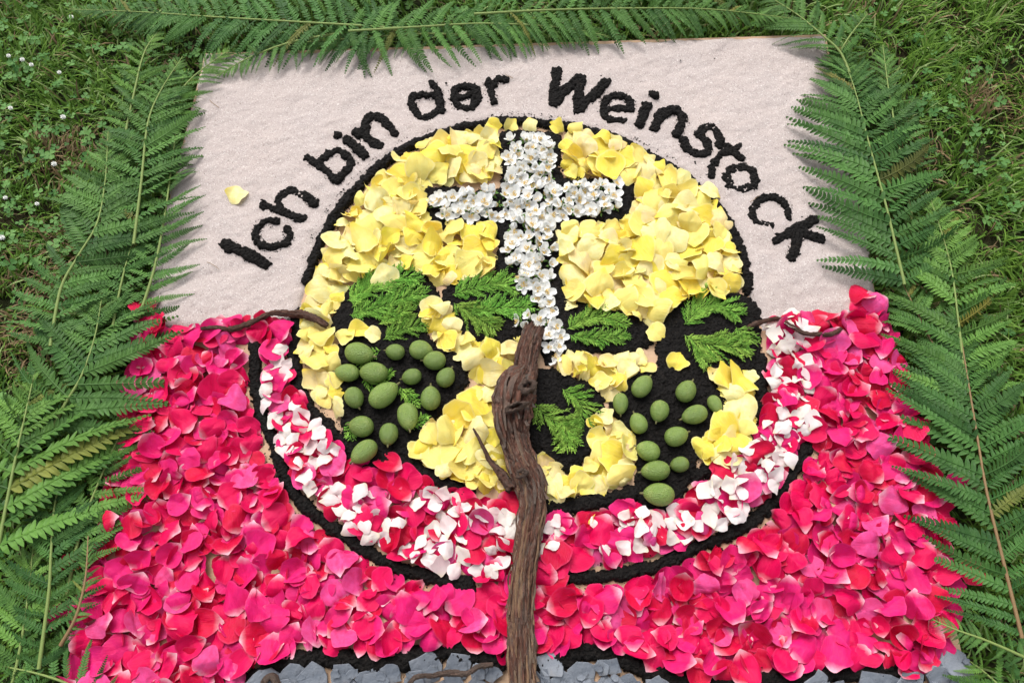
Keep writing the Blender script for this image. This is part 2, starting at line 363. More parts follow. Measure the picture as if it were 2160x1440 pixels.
LETTERS = [
 ('I', 'capital I, the first letter of Ich', [[(478, 520), (522, 538), (562, 560)]]),
 ('c', 'c, the middle letter of Ich', [[(583, 472), (563, 470), (546, 484), (542, 505), (555, 521), (580, 524), (604, 517), (615, 502), (606, 487)]]),
 ('h', 'h, the last letter of Ich', [[(561, 438), (600, 452), (637, 466)], [(591, 445), (597, 418), (616, 408), (642, 418), (664, 433)]]),
 ('b', 'b, the first letter of bin', [[(650, 338), (676, 356), (695, 370), (712, 388)], [(678, 343), (698, 328), (717, 324), (736, 336), (741, 355), (727, 371), (711, 386)]]),
 ('i', 'i with its dot, in the middle of bin', [[(735, 300), (752, 315), (770, 332)]], (713, 290)),
 ('n', 'n, the last letter of bin', [[(751, 283), (775, 296), (801, 313)], [(770, 285), (776, 258), (792, 251), (812, 261), (834, 288)]]),
 ('d', 'd, the first letter of der', [[(911, 181), (923, 198), (933, 243)], [(922, 208), (903, 205), (877, 208), (866, 217), (877, 241), (890, 254), (910, 251), (930, 236)]]),
 ('e', 'e, in the middle of der', [[(957, 210), (960, 194), (980, 187), (1003, 192), (1010, 208), (1004, 227), (985, 234), (965, 228), (957, 210)], [(960, 213), (985, 208), (1008, 200)], [(1000, 210), (999, 226)]]),
 ('r', 'r, the last letter of der', [[(1031, 177), (1036, 200), (1040, 219)], [(1038, 188), (1050, 173), (1064, 173)]]),
 ('W', 'capital W, the first letter of Weinstock', [[(1176, 156), (1170, 190), (1168, 222)], [(1170, 222), (1192, 196), (1222, 170)], [(1224, 170), (1220, 205), (1218, 238)], [(1220, 234), (1248, 208), (1276, 180)]]),
 ('e', 'e, the second letter of Weinstock', [[(1276, 236), (1305, 236), (1331, 237)], [(1331, 236), (1325, 215), (1301, 206), (1279, 217), (1271, 241), (1286, 258), (1317, 259)]]),
 ('i', 'i with its dot, the third letter of Weinstock', [[(1363, 228), (1355, 248), (1348, 267)]], (1378, 205)),
 ('n', 'n, the fourth letter of Weinstock', [[(1393, 242), (1386, 262), (1379, 278)], [(1393, 250), (1412, 237), (1432, 243), (1437, 262), (1425, 289)]]),
 ('s', 's, the fifth letter of Weinstock', [[(1514, 316), (1515, 300), (1506, 278), (1487, 273), (1473, 285), (1487, 305), (1490, 323), (1471, 331), (1446, 318), (1441, 302)]]),
 ('t', 't, the sixth letter of Weinstock', [[(1500, 376), (1500, 356), (1520, 331), (1556, 314)], [(1530, 314), (1560, 340)]]),
 ('o', 'o, the seventh letter of Weinstock', [[(1591, 382), (1584, 398), (1562, 405), (1540, 398), (1530, 380), (1540, 365), (1562, 359), (1584, 366), (1591, 382)]]),
 ('c', 'c, the eighth letter of Weinstock', [[(1660, 461), (1655, 437), (1635, 424), (1610, 423), (1588, 439), (1584, 460), (1600, 477), (1624, 481)]]),
 ('k', 'k, the last letter of Weinstock', [[(1711, 468), (1672, 490), (1634, 511)], [(1685, 495), (1728, 508)], [(1683, 500), (1667, 548)]]),
]

# ------------------------------------------------------------------ lawn
LAWN_Z = -0.045
board_w = GA(BOARD)
def lawn():
    xs = np.concatenate([[-60, -12, -4], np.linspace(-1.8, 1.8, 91), [4, 12, 60]])
    ys = np.concatenate([[-60, -12, -4], np.linspace(-1.6, 1.9, 91), [4, 12, 60]])
    X, Y = np.meshgrid(xs, ys)
    Z = LAWN_Z+(fbm(X*6, Y*6, 5)-0.5)*0.018
    V = np.stack([X, Y, Z], -1).reshape(-1, 3); nx = len(xs)
    F = [(j*nx+i, j*nx+i+1, (j+1)*nx+i+1, (j+1)*nx+i) for j in range(len(ys)-1) for i in range(nx-1)]
    tag(link('lawn_ground', mesh_data('lawn_ground', V, F, M['ground'])), kind='structure')
lawn()

def rand_lawn(n, margin=0.0, sides=None):
    P = np.empty((0, 2))
    while len(P) < n:
        Q = np.stack([rng.uniform(-1.35, 1.35, n*2), rng.uniform(-0.95, 1.25, n*2)], 1)
        # bottom corners of the wider view count as well; keep clear of the board
        Q = Q[poly_sdf(Q, board_w) < margin]
        P = np.vstack([P, Q])
    return P[:n]
def grass():
    n = 115000
    P = rand_lawn(n, 0.004)
    cl = fbm(P[:, 0]*14, P[:, 1]*14, 31)
    keep = cl+rng.uniform(-0.25, 0.25, n) > 0.30
    P = P[keep]; cl = cl[keep]; n = len(P)
    side = (P[:, 0] > 0)*1.0
    L = rng.uniform(0.020, 0.055, n)*(0.75+0.5*cl)*(1+0.15*side)
    near = poly_sdf(P, board_w) > -0.03
    L = np.where(near, L*0.65, L)
    W = rng.uniform(0.0009, 0.0024, n)
    comb = fbm(P[:, 0]*9, P[:, 1]*9, 77, 2)*12
    az = comb+rng.normal(0, 1.1, n)
    lean = rng.uniform(0.25, 1.35, n)
    d = np.stack([np.cos(az), np.sin(az)], 1); s = np.stack([-np.sin(az), np.cos(az)], 1)
    z0 = LAWN_Z+(fbm(P[:, 0]*6, P[:, 1]*6, 5)-0.5)*0.018
    V = np.zeros((n, 7, 3)); 
    for k, (t, wf) in enumerate(((0, 1.0), (0.4, 1.0), (0.75, 0.7), (1.0, 0.0))):
        a = lean*(0.35+0.75*t)
        hx = L*t*np.sin(a); hz = L*t*np.cos(a)*1.0
        c = np.stack([P[:, 0]+d[:, 0]*hx, P[:, 1]+d[:, 1]*hx, z0+hz], 1)
        off = np.stack([s[:, 0]*W*wf, s[:, 1]*W*wf, np.zeros(n)], 1)
        if k < 3: V[:, 2*k] = c-off; V[:, 2*k+1] = c+off
        else: V[:, 6] = c
    b = np.arange(n)*7
    Fq = np.concatenate([np.stack([b, b+1, b+3, b+2], 1), np.stack([b+2, b+3, b+5, b+4], 1)]).tolist()
    Ft = np.stack([b+4, b+5, b+6], 1).tolist()
    g1, g2, g3 = np.array((0.062, 0.148, 0.018)), np.array((0.155, 0.275, 0.038)), np.array((0.27, 0.37, 0.13))
    dry = np.array((0.30, 0.21, 0.11))
    t = rng.uniform(0, 1, n)[:, None]; C = g1*(1-t)+g2*t
    C = np.where(rng.uniform(0, 1, n)[:, None] < 0.12, g3, C)
    bp = GA([(60, 620), (150, 520), (20, 700), (120, 300), (2120, 180), (1930, 300)])
    pd = np.min([np.sqrt(((P-q)**2).sum(1)) for q in bp], 0)
    pdry = np.where(pd < 0.07, 0.5, 0.05)+0.12*(fbm(P[:, 0]*7, P[:, 1]*7, 99) > 0.6)
    C = np.where(rng.uniform(0, 1, n)[:, None] < pdry[:, None], dry*rng.uniform(0.6, 1.1, n)[:, None], C)
    VC = np.repeat(C[:, None, :], 7, 1)
    me = mesh_data('grass', V.reshape(-1, 3), Fq+Ft, M['grass'], vcol=VC.reshape(-1, 3))
    tag(link('grass', me), kind='stuff')
grass()
def clover():
    n = 9000
    P = rand_lawn(n, -0.005)
    dens = fbm(P[:, 0]*8, P[:, 1]*8, 41)
    keep = dens+np.where(P[:, 0] < 0, 0.075, -0.10) + rng.uniform(-0.12, 0.12, n) > 0.47
    P = P[keep]; n = len(P)
    V, F, C = [], [], []
    g1, g2 = np.array((0.050, 0.150, 0.032)), np.array((0.15, 0.30, 0.080))
    for i in range(n):
        h = random.uniform(0.022, 0.048); c = np.array((P[i, 0], P[i, 1], LAWN_Z+h)); R = random.choice((random.uniform(0.0030, 0.0055), random.uniform(0.0045, 0.0085)))
        tx, ty = random.gauss(0, 0.25), random.gauss(0, 0.25); a0 = random.uniform(0, 2*PI)
        cc = g1+(g2-g1)*random.random()
        for k in range(3):
            a = a0+k*2*PI/3; d = np.array((math.cos(a), math.sin(a))); s = np.array((-d[1], d[0])); b = len(V)
            prof = ((0, 0, 0), (0.55, 0.5, .18), (0.95, 0.55, .2), (1.18, 0.25, .1), (1.08, 0, 0), (1.18, -0.25, .1), (0.95, -0.55, .2), (0.55, -0.5, .18))
            for (u, v, zz) in prof:
                p = d*u*R*1.15+s*v*R*1.25
                V.append((c[0]+p[0], c[1]+p[1], c[2]+tx*p[0]+ty*p[1]+zz*R)); C.append(cc*(1.25 if 0.5 < u < 1 and False else 1))
            F += [(b, b+7, b+6, b+5), (b, b+5, b+4), (b, b+4, b+3), (b, b+3, b+2, b+1)]
    tag(link('clover_leaves', mesh_data('clover_leaves', V, F, M['clover'], vcol=np.array(C))), kind='stuff')
clover()

# ------------------------------------------------------------------ board and sand
def board():
    P = [G(x, y) for x, y in BOARD]; n = len(P); V = []; F = []
    cx = sum((p for p in P), Vector())/n
    for z, s in ((-0.018, 1.0), (-0.001, 1.0), (0.0, 0.9985)):
        for p in P:
            q = cx+(p-cx)*s; V.append((q.x, q.y, z))
    for r in range(2):
        for i in range(n):
            j = (i+1) % n; F.append((r*n+i, r*n+j, r*n+n+j, r*n+n+i))
    F.append(tuple(range(2*n, 3*n))); F.append(tuple(reversed(range(n))))
    o = link('plywood_board', mesh_data('plywood_board', V, F, M['wood'], smooth=False))
    tag(o, 'large pale plywood board lying on the lawn under the whole flower picture', 'board')
board()

def grid_mesh(name, sdf_fn, h_fn, bbox, res, mat, cut=-0.002):
    x0, y0, x1, y1 = bbox
    nx, ny = int((x1-x0)/res)+2, int((y1-y0)/res)+2
    xs = x0+np.arange(nx)*res; ys = y0+np.arange(ny)*res
    X, Y = np.meshgrid(xs, ys); P = np.stack([X.ravel(), Y.ravel()], 1)
    d = sdf_fn(P); Z = h_fn(P, d)
    ok = (d > cut).reshape(ny, nx)
    q = ok[:-1, :-1] & ok[1:, :-1] & ok[:-1, 1:] & ok[1:, 1:]
    j, i = np.nonzero(q); a = j*nx+i
    F = np.stack([a, a+1, a+nx+1, a+nx], 1)
    used = np.unique(F); remap = np.full(nx*ny, -1); remap[used] = np.arange(len(used))
    V = np.stack([P[used, 0], P[used, 1], Z[used]], 1)
    return mesh_data(name, V, remap[F], mat)
disc_poly = GA(catmull(RING, 3).tolist()+[(1604, 700), (1604, 780), (1400, 1060), (1100, 1080), (800, 990), (620, 760), (632, 660)])
SAND = [(434, 118), (1738, 78), (1845, 615), (1858, 690), (1600, 700), (600, 700), (300, 690), (310, 622)]
sand_w = GA(SAND)
def sand_h_raw(x, y):
    rip = fbm(x*14+y*10, y*38-x*16, 3, 3)-0.5; r2 = fbm(x*55+y*20, y*95-x*40, 13, 2)-0.5
    return 0.0065+rip*0.0046+r2*0.0010+(fbm(x*7, y*7, 8)-0.5)*0.009+(fbm(x*24+5, y*24, 18, 3)-0.5)*0.0050+(vnoise(x*260, y*260, 4)-0.5)*0.0010+(vnoise(x*120, y*120, 14)-0.5)*0.0012
def sand():
    b = sand_w.min(0)-0.01; t = sand_w.max(0)+0.01
    def sdf(P):
        d = poly_sdf(P, sand_w)
        d2 = -poly_sdf(P, disc_poly)-0.002
        return np.minimum(d, d2)+(fbm(P[:, 0]*30, P[:, 1]*30, 2)-0.5)*0.010
    def h(P, d):
        e = np.clip(d/0.012, 0, 1); e = np.sqrt(e)
        return np.where(d > 0, sand_h_raw(P[:, 0], P[:, 1])*e, -0.001)
    o = link('sand_layer', grid_mesh('sand_layer', sdf, h, (b[0], b[1], t[0], t[1]), 0.0026, M['sand'], -0.004)); tag(o, kind='stuff')
sand()

# ------------------------------------------------------------------ black soil: letters, lines and beds
_soilseed = [0]
def soil_mesh(name, lines=(), polys=(), base=0.0, H=0.009, ragged=0.005, round_w=0.010, res=0.0015):
    _soilseed[0] += 1; sd_ = 100+_soilseed[0]*7
    L = [(GA(catmull(p, 5) if len(p) > 2 else p), wd) for p, wd in lines]
    Pg = [GA(catmull(p, 4, True)) for p in polys]
    allp = np.vstack([a for a, _ in L]+Pg); mw = max([w_ for _, w_ in L]+[0])+0.012
    b = allp.min(0)-mw; t = allp.max(0)+mw
    def sdf(P):
        d = np.full(len(P), -9.0)
        for a, w_ in L:
            k = 1+0.07*np.sin(np.arange(len(a))*1.3+sd_)
            d = np.maximum(d, line_sdf(P, a, w_*k))
        for p in Pg: d = np.maximum(d, poly_sdf(P, p))
        return d+(fbm(P[:, 0]*150, P[:, 1]*150, sd_, 4)-0.5)*ragged*2.6+(fbm(P[:, 0]*38, P[:, 1]*38, sd_+4, 2)-0.5)*ragged*0.8
    def h(P, d):
        e = np.clip(d/round_w, 0, 1); e = np.sqrt(1-(1-e)**2)
        wv = 1-worley(P[:, 0]*190, P[:, 1]*190, sd_); w2 = 1-worley(P[:, 0]*75+3, P[:, 1]*75, sd_+3)
        cr = vnoise(P[:, 0]*600, P[:, 1]*600, sd_+5)
        z = base+H*e*(0.72+0.35*fbm(P[:, 0]*35, P[:, 1]*35, sd_+9))+(wv-0.45)*0.0050*e+(w2-0.45)*0.0026*e+cr*0.0016
        return np.where(d > 0.0, z, base-0.006)
    return grid_mesh(name, sdf, h, (b[0], b[1], t[0], t[1]), res, M['soil'], -0.0018)
for ent in LETTERS:
    ch, desc, strokes = ent[0], ent[1], ent[2]
    hw = 0.0096 if ch not in ('W', 'I') else 0.0112
    if ch == 'e' or ch == 'd' or ch == 'b': hw = 0.0078
    if ch == 'r' or ch == 't' or (ch == 'c' and 'eighth' in desc): hw = 0.0082
    if ch == 'c' and 'Ich' in desc: hw = 0.0070
    if len(ent) > 3:
        p0 = G(*strokes[0][1]); e = bpy.data.objects.new('soil_letter', None); col.objects.link(e); e.location = p0
        e.empty_display_size = 0.02
        for nm, ls in (('letter_stem', [(s, hw+0.0005) for s in strokes]), ('letter_dot', [([ent[3], (ent[3][0]+2, ent[3][1]+1)], 0.0088)])):
            me = soil_mesh(nm, ls, base=0.0045, H=0.0062, ragged=0.0042, round_w=0.006, res=0.0013)
            o = link(nm, me, e); o.location = (-p0.x, -p0.y, 0)
    else:
        me = soil_mesh('soil_letter', [(s, hw) for s in strokes], base=0.0045, H=0.0062, ragged=0.0042, round_w=0.006, res=0.0013)
        e = link('soil_letter', me)
    tag(e, 'black soil letter '+desc, 'letter', 'black soil letters on the sand')
G_L = 'black soil outlines'
def sline(pts, wd, label, base=0.0, H=0.010, **k):
    tag(link('soil_line', soil_mesh('soil_line', [(pts, wd)], base=base, H=H, **k)), label, 'soil line', G_L)
def sbed(poly, label, H=0.008):
    tag(link('soil_bed', soil_mesh('soil_bed', polys=[poly], H=H, round_w=0.014, res=0.0017)), label, 'soil bed', 'beds of black soil')
sline(RING, 0.0104, 'long arch of black soil around the yellow petals, under the lettering', H=0.012)
sline(RIM_L, 0.0125, 'black soil line round the lower left of the yellow disc, beside the left nut cluster')
sline(RIM_C, 0.0125, 'short black soil line under the yellow petals left of the vine trunk')
sline(RIM_R, 0.0130, 'short black soil line under the yellow petals right of the vine trunk')
sline(RIM_RR, 0.0130, 'black soil line on the right edge of the disc beside the white petals')
sline(BOWL_L, 0.0108, 'curved black soil line under the pink band, left of the vine trunk')
sline(BOWL_R, 0.0108, 'curved black soil line under the pink band, right of the vine trunk')
sline(BASE_L, 0.0150, 'thick wavy black soil line above the slates, left of the trunk', H=0.015)
sline(BASE_R, 0.0138, 'thick wavy black soil line above the slates, right of the trunk', H=0.015)
sbed(CROSS, 'cross-shaped bed of black soil round the white blossoms')
sbed(LEAF1, 'black soil leaf shape above the left nut cluster')
sbed(LEAF2, 'black soil leaf shape left of the foot of the blossom cross')
sbed(LEAF3, 'small black soil leaf shape right of the foot of the blossom cross')
sbed(LEAF4, 'black soil leaf shape at the right edge of the disc')
sbed(GRAPE1, 'black soil bed under the left cluster of green nuts')
sbed(GRAPE2, 'black soil bed under the right cluster of green nuts')
sbed(HEART, 'black soil bed around the cypress heart right of the trunk')

def crumbs():
    V, F = [], []
    ico = [(0, 0, 1), (0.9, 0, .3), (.28, .85, .3), (-.72, .53, .3), (-.72, -.53, .3), (.28, -.85, .3), (0, 0, -0.6)]
    fc = [(0, 1, 2), (0, 2, 3), (0, 3, 4), (0, 4, 5), (0, 5, 1), (6, 2, 1), (6, 3, 2), (6, 4, 3), (6, 5, 4), (6, 1, 5)]
    def add(x, y, z, r):
        b = len(V); a = random.uniform(0, 6.28); ca, sa = math.cos(a), math.sin(a)
        for (u, v, w_) in ico:
            k = r*random.uniform(0.65, 1.3); V.append((x+(u*ca-v*sa)*k, y+(u*sa+v*ca)*k, z+w_*k*0.8))
        F.extend([(b+i, b+j, b+k) for i, j, k in fc])
    paths = [(RING, 0.018), (BASE_L, 0.022), (BASE_R, 0.022), (BOWL_L, 0.017), (BOWL_R, 0.017), (RIM_L, 0.016), (RIM_RR, 0.016)]
    for ent in LETTERS:
        for s in ent[2]: paths.append((s, 0.0088))
    for pts, off in paths:
        c = GA(catmull(pts, 5) if len(pts) > 2 else pts)
        for i in range(len(c)-1):
            Ls = np.linalg.norm(c[i+1]-c[i]); d = (c[i+1]-c[i])/(Ls+1e-9); nrm = np.array((-d[1], d[0]))
            for k in range(max(1, int(Ls*(520 if off < 0.01 else 700)))):
                p = c[i]+d*random.random()*Ls+nrm*random.choice((-1, 1))*(off*random.uniform(0.75, 1.08)+abs(random.gauss(0, 0.0022)))
                add(p[0], p[1], 0.006, random.choice((0.0007, 0.0010, 0.0012, 0.0017)))
    for poly in (CROSS, LEAF1, LEAF2, LEAF3, LEAF4, GRAPE1, GRAPE2, HEART):
        pw = GA(poly); lo, hi = pw.min(0), pw.max(0); n = int((hi[0]-lo[0])*(hi[1]-lo[1])*26000)
        Q = rng.uniform(lo, hi, (n, 2)); Q = Q[poly_sdf(Q, pw) > 0.002]
        for q in Q: add(q[0], q[1], 0.0075, random.uniform(0.0009, 0.0025))
    for x, y, r in ((555, 427, .0030), (1267, 166, .002), (815, 332, .0022), (758, 350, .0015), (942, 182, .003), (1434, 134, .0024), (1505, 130, .002), (322, 610, .0025), (1707, 440, .0035), (1717, 318, .003), (1465, 350, .002), (1464, 347, .0022), (1449, 258, .002), (1452, 266, .002), (1688, 462, .002)):
        p = G(x, y); add(p.x, p.y, 0.0075, r)
    for k in range(420):
        p = G(random.uniform(340, 1830), random.uniform(110, 680)); add(p.x, p.y, float(sand_h_raw(np.array([p.x]), np.array([p.y]))[0])+0.0003, random.uniform(0.0004, 0.0010))
    tag(link('soil_crumbs', mesh_data('soil_crumbs', V, F, M['soil'], smooth=False)), kind='stuff')
crumbs()

# ------------------------------------------------------------------ petal meshes
def petal_geo(seed, kx, ky, kind='rose', rings=7, segs=26):
    r_ = random.Random(seed)
    ph = [r_.uniform(0, 6.28) for _ in range(6)]; asp = r_.uniform(0.88, 1.12); wav = r_.uniform(0.02, 0.07)
    edge_curl = r_.uniform(-0.5, 0.7); fold = r_.uniform(-0.12, 0.12); tw = r_.uniform(-0.35, 0.35)
    V = [(0.0, 0.0)]; E = [0.0]
    for j in range(1, rings+1):
        r = (j/rings)**0.85
        for i in range(segs):
            th = 2*PI*i/segs
            R = 1+0.055*math.sin(3*th+ph[0])*r+0.03*math.sin(7*th+ph[1])*r**3
            if kind == 'yellow': R *= 1+0.085*math.cos(4*th+ph[3]*0.3)*r*r+0.05*math.sin(5*th+ph[4])*r*r
            if kind == 'white': R *= 1+0.11*math.cos(4*th+0.2)*r*r
            x, y = r*R*math.sin(th)*asp, r*R*math.cos(th)
            if kind in ('rose', 'yellow'):
                t = max(0, -y); x *= 1-(0.58 if kind == 'rose' else 0.50)*t**1.5
                y += (0.07+0.14*(ph[1]/6.28))*math.exp(-((math.atan2(math.sin(th), math.cos(th))-0.25*math.sin(ph[4]))/(0.20+0.25*ph[3]/6.28))**2)*r*(1 if ph[2] > 1.6 else -0.8)
                y *= 1.0 if y > 0 else 1.08
            elif kind == 'white':
                t = max(0, -y); x *= 1-0.42*t**1.3; x *= 0.86
            elif kind == 'jas':
                t = max(0, -y); x *= 1-0.5*t**1.4; x *= 0.82
            V.append((x, y)); E.append(r)
    V3 = []
    for (x, y), r in zip(V, E):
        z = 0.0
        X, Y = x, y
        a = kx*(1+0.3*y); 
        if abs(a) > 1e-3: X = math.sin(a*x)/a; z += (1-math.cos(a*x))/a
        if abs(ky) > 1e-3: Y = math.sin(ky*y)/ky; z += (1-math.cos(ky*y))/ky
        th = math.atan2(x, y)
        e = max(0, r-0.55)/0.45
        z -= edge_curl*0.30*e*e*max(0, math.sin(th+ph[3]))
        z += wav*r**3*math.sin(5*th+ph[4])+0.5*wav*r**4*math.sin(9*th+ph[5])
        z += fold*math.exp(-((x*math.cos(ph[5])+y*math.sin(ph[5]))/0.25)**2)+tw*x*y
        z -= 0.05*math.exp(-(x/0.12)**2)
        V3.append([X, Y, z])
    V3 = np.array(V3)
    # sharp creases and dog-eared corners, as in petals picked hours ago
    xy = np.array(V)
    for _ in range(r_.choice((1, 1, 2))):
        ca = r_.uniform(0, 6.28); cc = r_.uniform(-0.35, 0.5); am = r_.choice((-1, 1))*r_.uniform(0.15, 0.75)*(0.5 if kind in ('jas', 'white') else 1)
        dd = xy[:, 0]*math.cos(ca)+xy[:, 1]*math.sin(ca)-cc
        sm = np.sqrt(np.maximum(dd, 0)**2+0.002)-0.045
        V3[:, 2] += am*np.where(dd > 0, sm, 0)
        if abs(am) > 0.2: V3[:, :2] -= np.outer(np.maximum(dd, 0)*am*am*0.5, (math.cos(ca), math.sin(ca)))
    V3[:, 2] -= np.quantile(V3[:, 2], 0.08)
    F = [(0, 1+(i+1) % segs, 1+i) for i in range(segs)]
    for j in range(rings-1):
        for i in range(segs):
            a, b = 1+j*segs+i, 1+j*segs+(i+1) % segs
            F.append((a, b, b+segs, a+segs))
    uv = np.array([(0.5+0.5*x/1.15, 0.5+0.5*y/1.15) for x, y in V]); uv2 = np.array([(r, 0.5) for r in E])
    F = [tuple(reversed(f)) for f in F] if False else F
    return V3, F, uv, uv2
def petal_set(name, kind, mat, specs, rings=7, segs=26):
    out = []
    for s, (kx, ky) in enumerate(specs):
        g = petal_geo(sum(map(ord, name))+s*31, kx, ky, kind, rings, segs)
        out.append((mesh_data(name, g[0], g[1], mat, uv=g[2], uv2=g[3]), g))
    return out
pk_specs = [(random.choice((0.25, 0.5, 0.8, 1.2, -0.3, -0.6, -0.9, -1.1, 1.6)), random.uniform(-0.7, 0.6)) for _ in range(34)]
PINK = petal_set('pink_rose_petal', 'rose', M['pink'], pk_specs)
YEL = petal_set('yellow_rose_petal', 'yellow', M['yellow'], [(random.choice((0.15, 0.35, 0.6, 0.9, -0.3, -0.6, -1.0, 1.7)), random.uniform(-0.7, 0.6)) for _ in range(34)])
WHI = petal_set('white_petal', 'white', M['white'], [(random.choice((0.2, 0.5, 0.9, -0.4, -0.8)), random.uniform(-0.6, 0.6)) for _ in range(18)], 5, 18)

# ---- the pile: every petal is laid on what is already under it
hx0, hy0, hres = -1.1, -0.85, 0.004
HN = (int(1.9/hres), int(2.2/hres))
Hf = np.zeros(HN)
def hidx(x, y): return int((y-hy0)/hres), int((x-hx0)/hres)
gx = hx0+np.arange(HN[1])*hres; gy = hy0+np.arange(HN[0])*hres
GX, GY = np.meshgrid(gx, gy); GP = np.stack([GX.ravel(), GY.ravel()], 1)
def raise_for(pts, wd, h):
    d = line_sdf(GP, GA(catmull(pts, 3)), np.full(len(catmull(pts, 3)), wd)).reshape(HN); np.maximum(Hf, np.where(d > 0, h, 0), out=Hf)
for p, wd, h in ((RING, .014, .009), (RIM_L, .014, .008), (RIM_C, .012, .008), (RIM_R, .012, .008), (RIM_RR, .014, .008), (BOWL_L, .014, .008), (BOWL_R, .014, .008), (BASE_L, .02, .012), (BASE_R, .02, .012)):
    raise_for(p, wd, h)
for p in (CROSS, LEAF1, LEAF2, LEAF3, LEAF4, GRAPE1, GRAPE2, HEART):
    d = poly_sdf(GP, GA(p)).reshape(HN); np.maximum(Hf, np.where(d > 0.003, 0.007, 0), out=Hf)
d = np.minimum(poly_sdf(GP, sand_w), -poly_sdf(GP, disc_poly)).reshape(HN); np.maximum(Hf, np.where(d > 0.0, 0.006, 0), out=Hf)
def settle(x, y, r, thick=0.0012, jitter=0.10, sink=0.25, cap=0.035):
    """height and tilt for something of radius r lying at (x, y); raises the pile there"""
    j, i = hidx(x, y); k = max(2, int(r/hres))
    j0, i0 = max(j-k, 0), max(i-k, 0)
    sub = Hf[j0:j+k+1, i0:i+k+1]
    if sub.size == 0: return 0.01, 0, 0
    yy, xx = np.mgrid[j0:j0+sub.shape[0], i0:i0+sub.shape[1]]
    xx = (xx-i)*hres; yy = (yy-j)*hres; m = xx**2+yy**2 <= (r*0.95)**2
    A = np.stack([xx[m], yy[m], np.ones(m.sum())], 1)
    sol, *_ = np.linalg.lstsq(A, sub[m], rcond=None)
    a, b, c = sol
    a = float(np.clip(a, -0.45, 0.45)+random.gauss(0, jitter)); b = float(np.clip(b, -0.45, 0.45)+random.gauss(0, jitter))
    res_ = sub[m]-(a*xx[m]+b*yy[m])
    c = float(np.quantile(res_, 1-sink)); c = min(c, cap)
    new = a*xx+b*yy+c+thick
    sub[m] = np.maximum(sub[m], np.minimum(new, cap+0.004)[m])
    return c, a, b
def orient(a, b, yaw, flip=False):
    n = Vector((-a, -b, 1)).normalized()
    q = Vector((0, 0, 1)).rotation_difference(n)
    return q @ Quaternion((0, 0, 1), yaw)

def poisson(test, bbox, dmin, maxn, tries=30000, seeds=()):
    pts = [np.array(s) for s in seeds]; lo, hi = np.array(bbox[0]), np.array(bbox[1])
    cand = rng.uniform(lo, hi, (tries, 2)); cand = cand[test(cand)]
    cell = {}
    def key(p): return (int(p[0]//dmin), int(p[1]//dmin))
    for p in pts: cell.setdefault(key(p), []).append(p)
    outp = []
    for p in cand:
        k = key(p); ok = True
        for dx in (-1, 0, 1):
            for dy in (-1, 0, 1):
                for q in cell.get((k[0]+dx, k[1]+dy), ()):
                    if (q[0]-p[0])**2+(q[1]-p[1])**2 < dmin*dmin: ok = False; break
                if not ok: break
            if not ok: break
        if ok:
            cell.setdefault(k, []).append(p); outp.append(p)
            if len(outp) >= maxn: break
    return outp
def to_px(x, y, z=0.0):
    v = Vector((x, y, z))-CAM
    r = v.x; u = v.y*_c+v.z*_s; f = v.y*_s-v.z*_c
    return 1080+FPX*r/f, 720-FPX*u/f
def facing(yaw):
    """where the foot (local -Y) of a thing turned by yaw points in the photo"""
    a = math.degrees(math.atan2(-math.cos(yaw), math.sin(yaw))) % 360
    return ('right', 'upper right', 'up', 'upper left', 'left', 'lower left', 'down', 'lower right')[int((a+22.5)//45) % 8]
def used_label(lab, seen={}):
    seen[lab] = seen.get(lab, 0)+1; return seen[lab]

# ------------------------------------------------------------------ pink carpet
PINK_OUT = [(300, 655), (345, 678), (430, 690), (520, 672), (625, 680), (640, 720), (1590, 700), (1600, 675), (1700, 665), (1785, 665), (1790, 630), (1845, 628), (1887, 720), (1935, 860), (1985, 1010), (2012, 1150), (2022, 1290), (1995, 1405), (1930, 1432), (1850, 1407), (1750, 1413), (1640, 1428), (1550, 1434), (1450, 1432), (1380, 1408), (1300, 1376), (1235, 1360), (1180, 1376), (1140, 1398), (1110, 1406), (1060, 1392), (980, 1360), (930, 1356), (860, 1374), (780, 1380), (700, 1370), (620, 1380), (560, 1408), (490, 1456), (420, 1500), (120, 1500), (142, 1400), (180, 1210), (205, 1090), (245, 960), (280, 780)]
DISC_LOW = [(625, 640), (610, 740), (622, 810), (650, 868), (700, 922), (745, 968), (800, 998), (870, 1005), (930, 1030), (1000, 1052), (1090, 1055), (1150, 1085), (1240, 1080), (1335, 1062), (1390, 1085), (1430, 1065), (1475, 1018), (1540, 965), (1590, 905), (1616, 850), (1618, 700), (1590, 640), (1300, 500), (900, 500)]
pink_w, disc_w = GA(PINK_OUT), GA(DISC_LOW)
bl, br = GA(catmull(BOWL_L, 4)), GA(catmull(BOWL_R, 4))
def pink_test(inset, lw):
    def f(Q):
        ok = poly_sdf(Q, pink_w) > inset
        ok &= poly_sdf(Q, disc_w) < -inset*0.6
        for c in (bl, br): ok &= line_sdf(Q, c, np.full(len(c), lw)) < 0
        return ok
    return f
band_w = GA([(560, 700), (625, 690), (635, 800), (660, 870), (740, 965), (860, 1010), (1000, 1055), (1150, 1090), (1340, 1075), (1480, 1025), (1590, 910), (1618, 850), (1590, 700), (1660, 660), (1710, 700), (1715, 900), (1690, 950), (1620, 1060), (1480, 1145), (1300, 1205), (1150, 1215), (980, 1225), (850, 1190), (700, 1105), (600, 980), (550, 850)])
SHADES = [('crimson', (0.56, 0.0, 0.032)), ('deep pink', (0.69, 0.0, 0.080)), ('rose pink', (0.70, 0.012, 0.165)), ('light pink', (0.72, 0.075, 0.27))]
bb = (pink_w.min(0), pink_w.max(0))
low = poisson(pink_test(0.009, 0.0205), bb, 0.0172, 1500, 60000)
fullV, fullF, fullU, fullU2, fullC = [], [], [], [], []
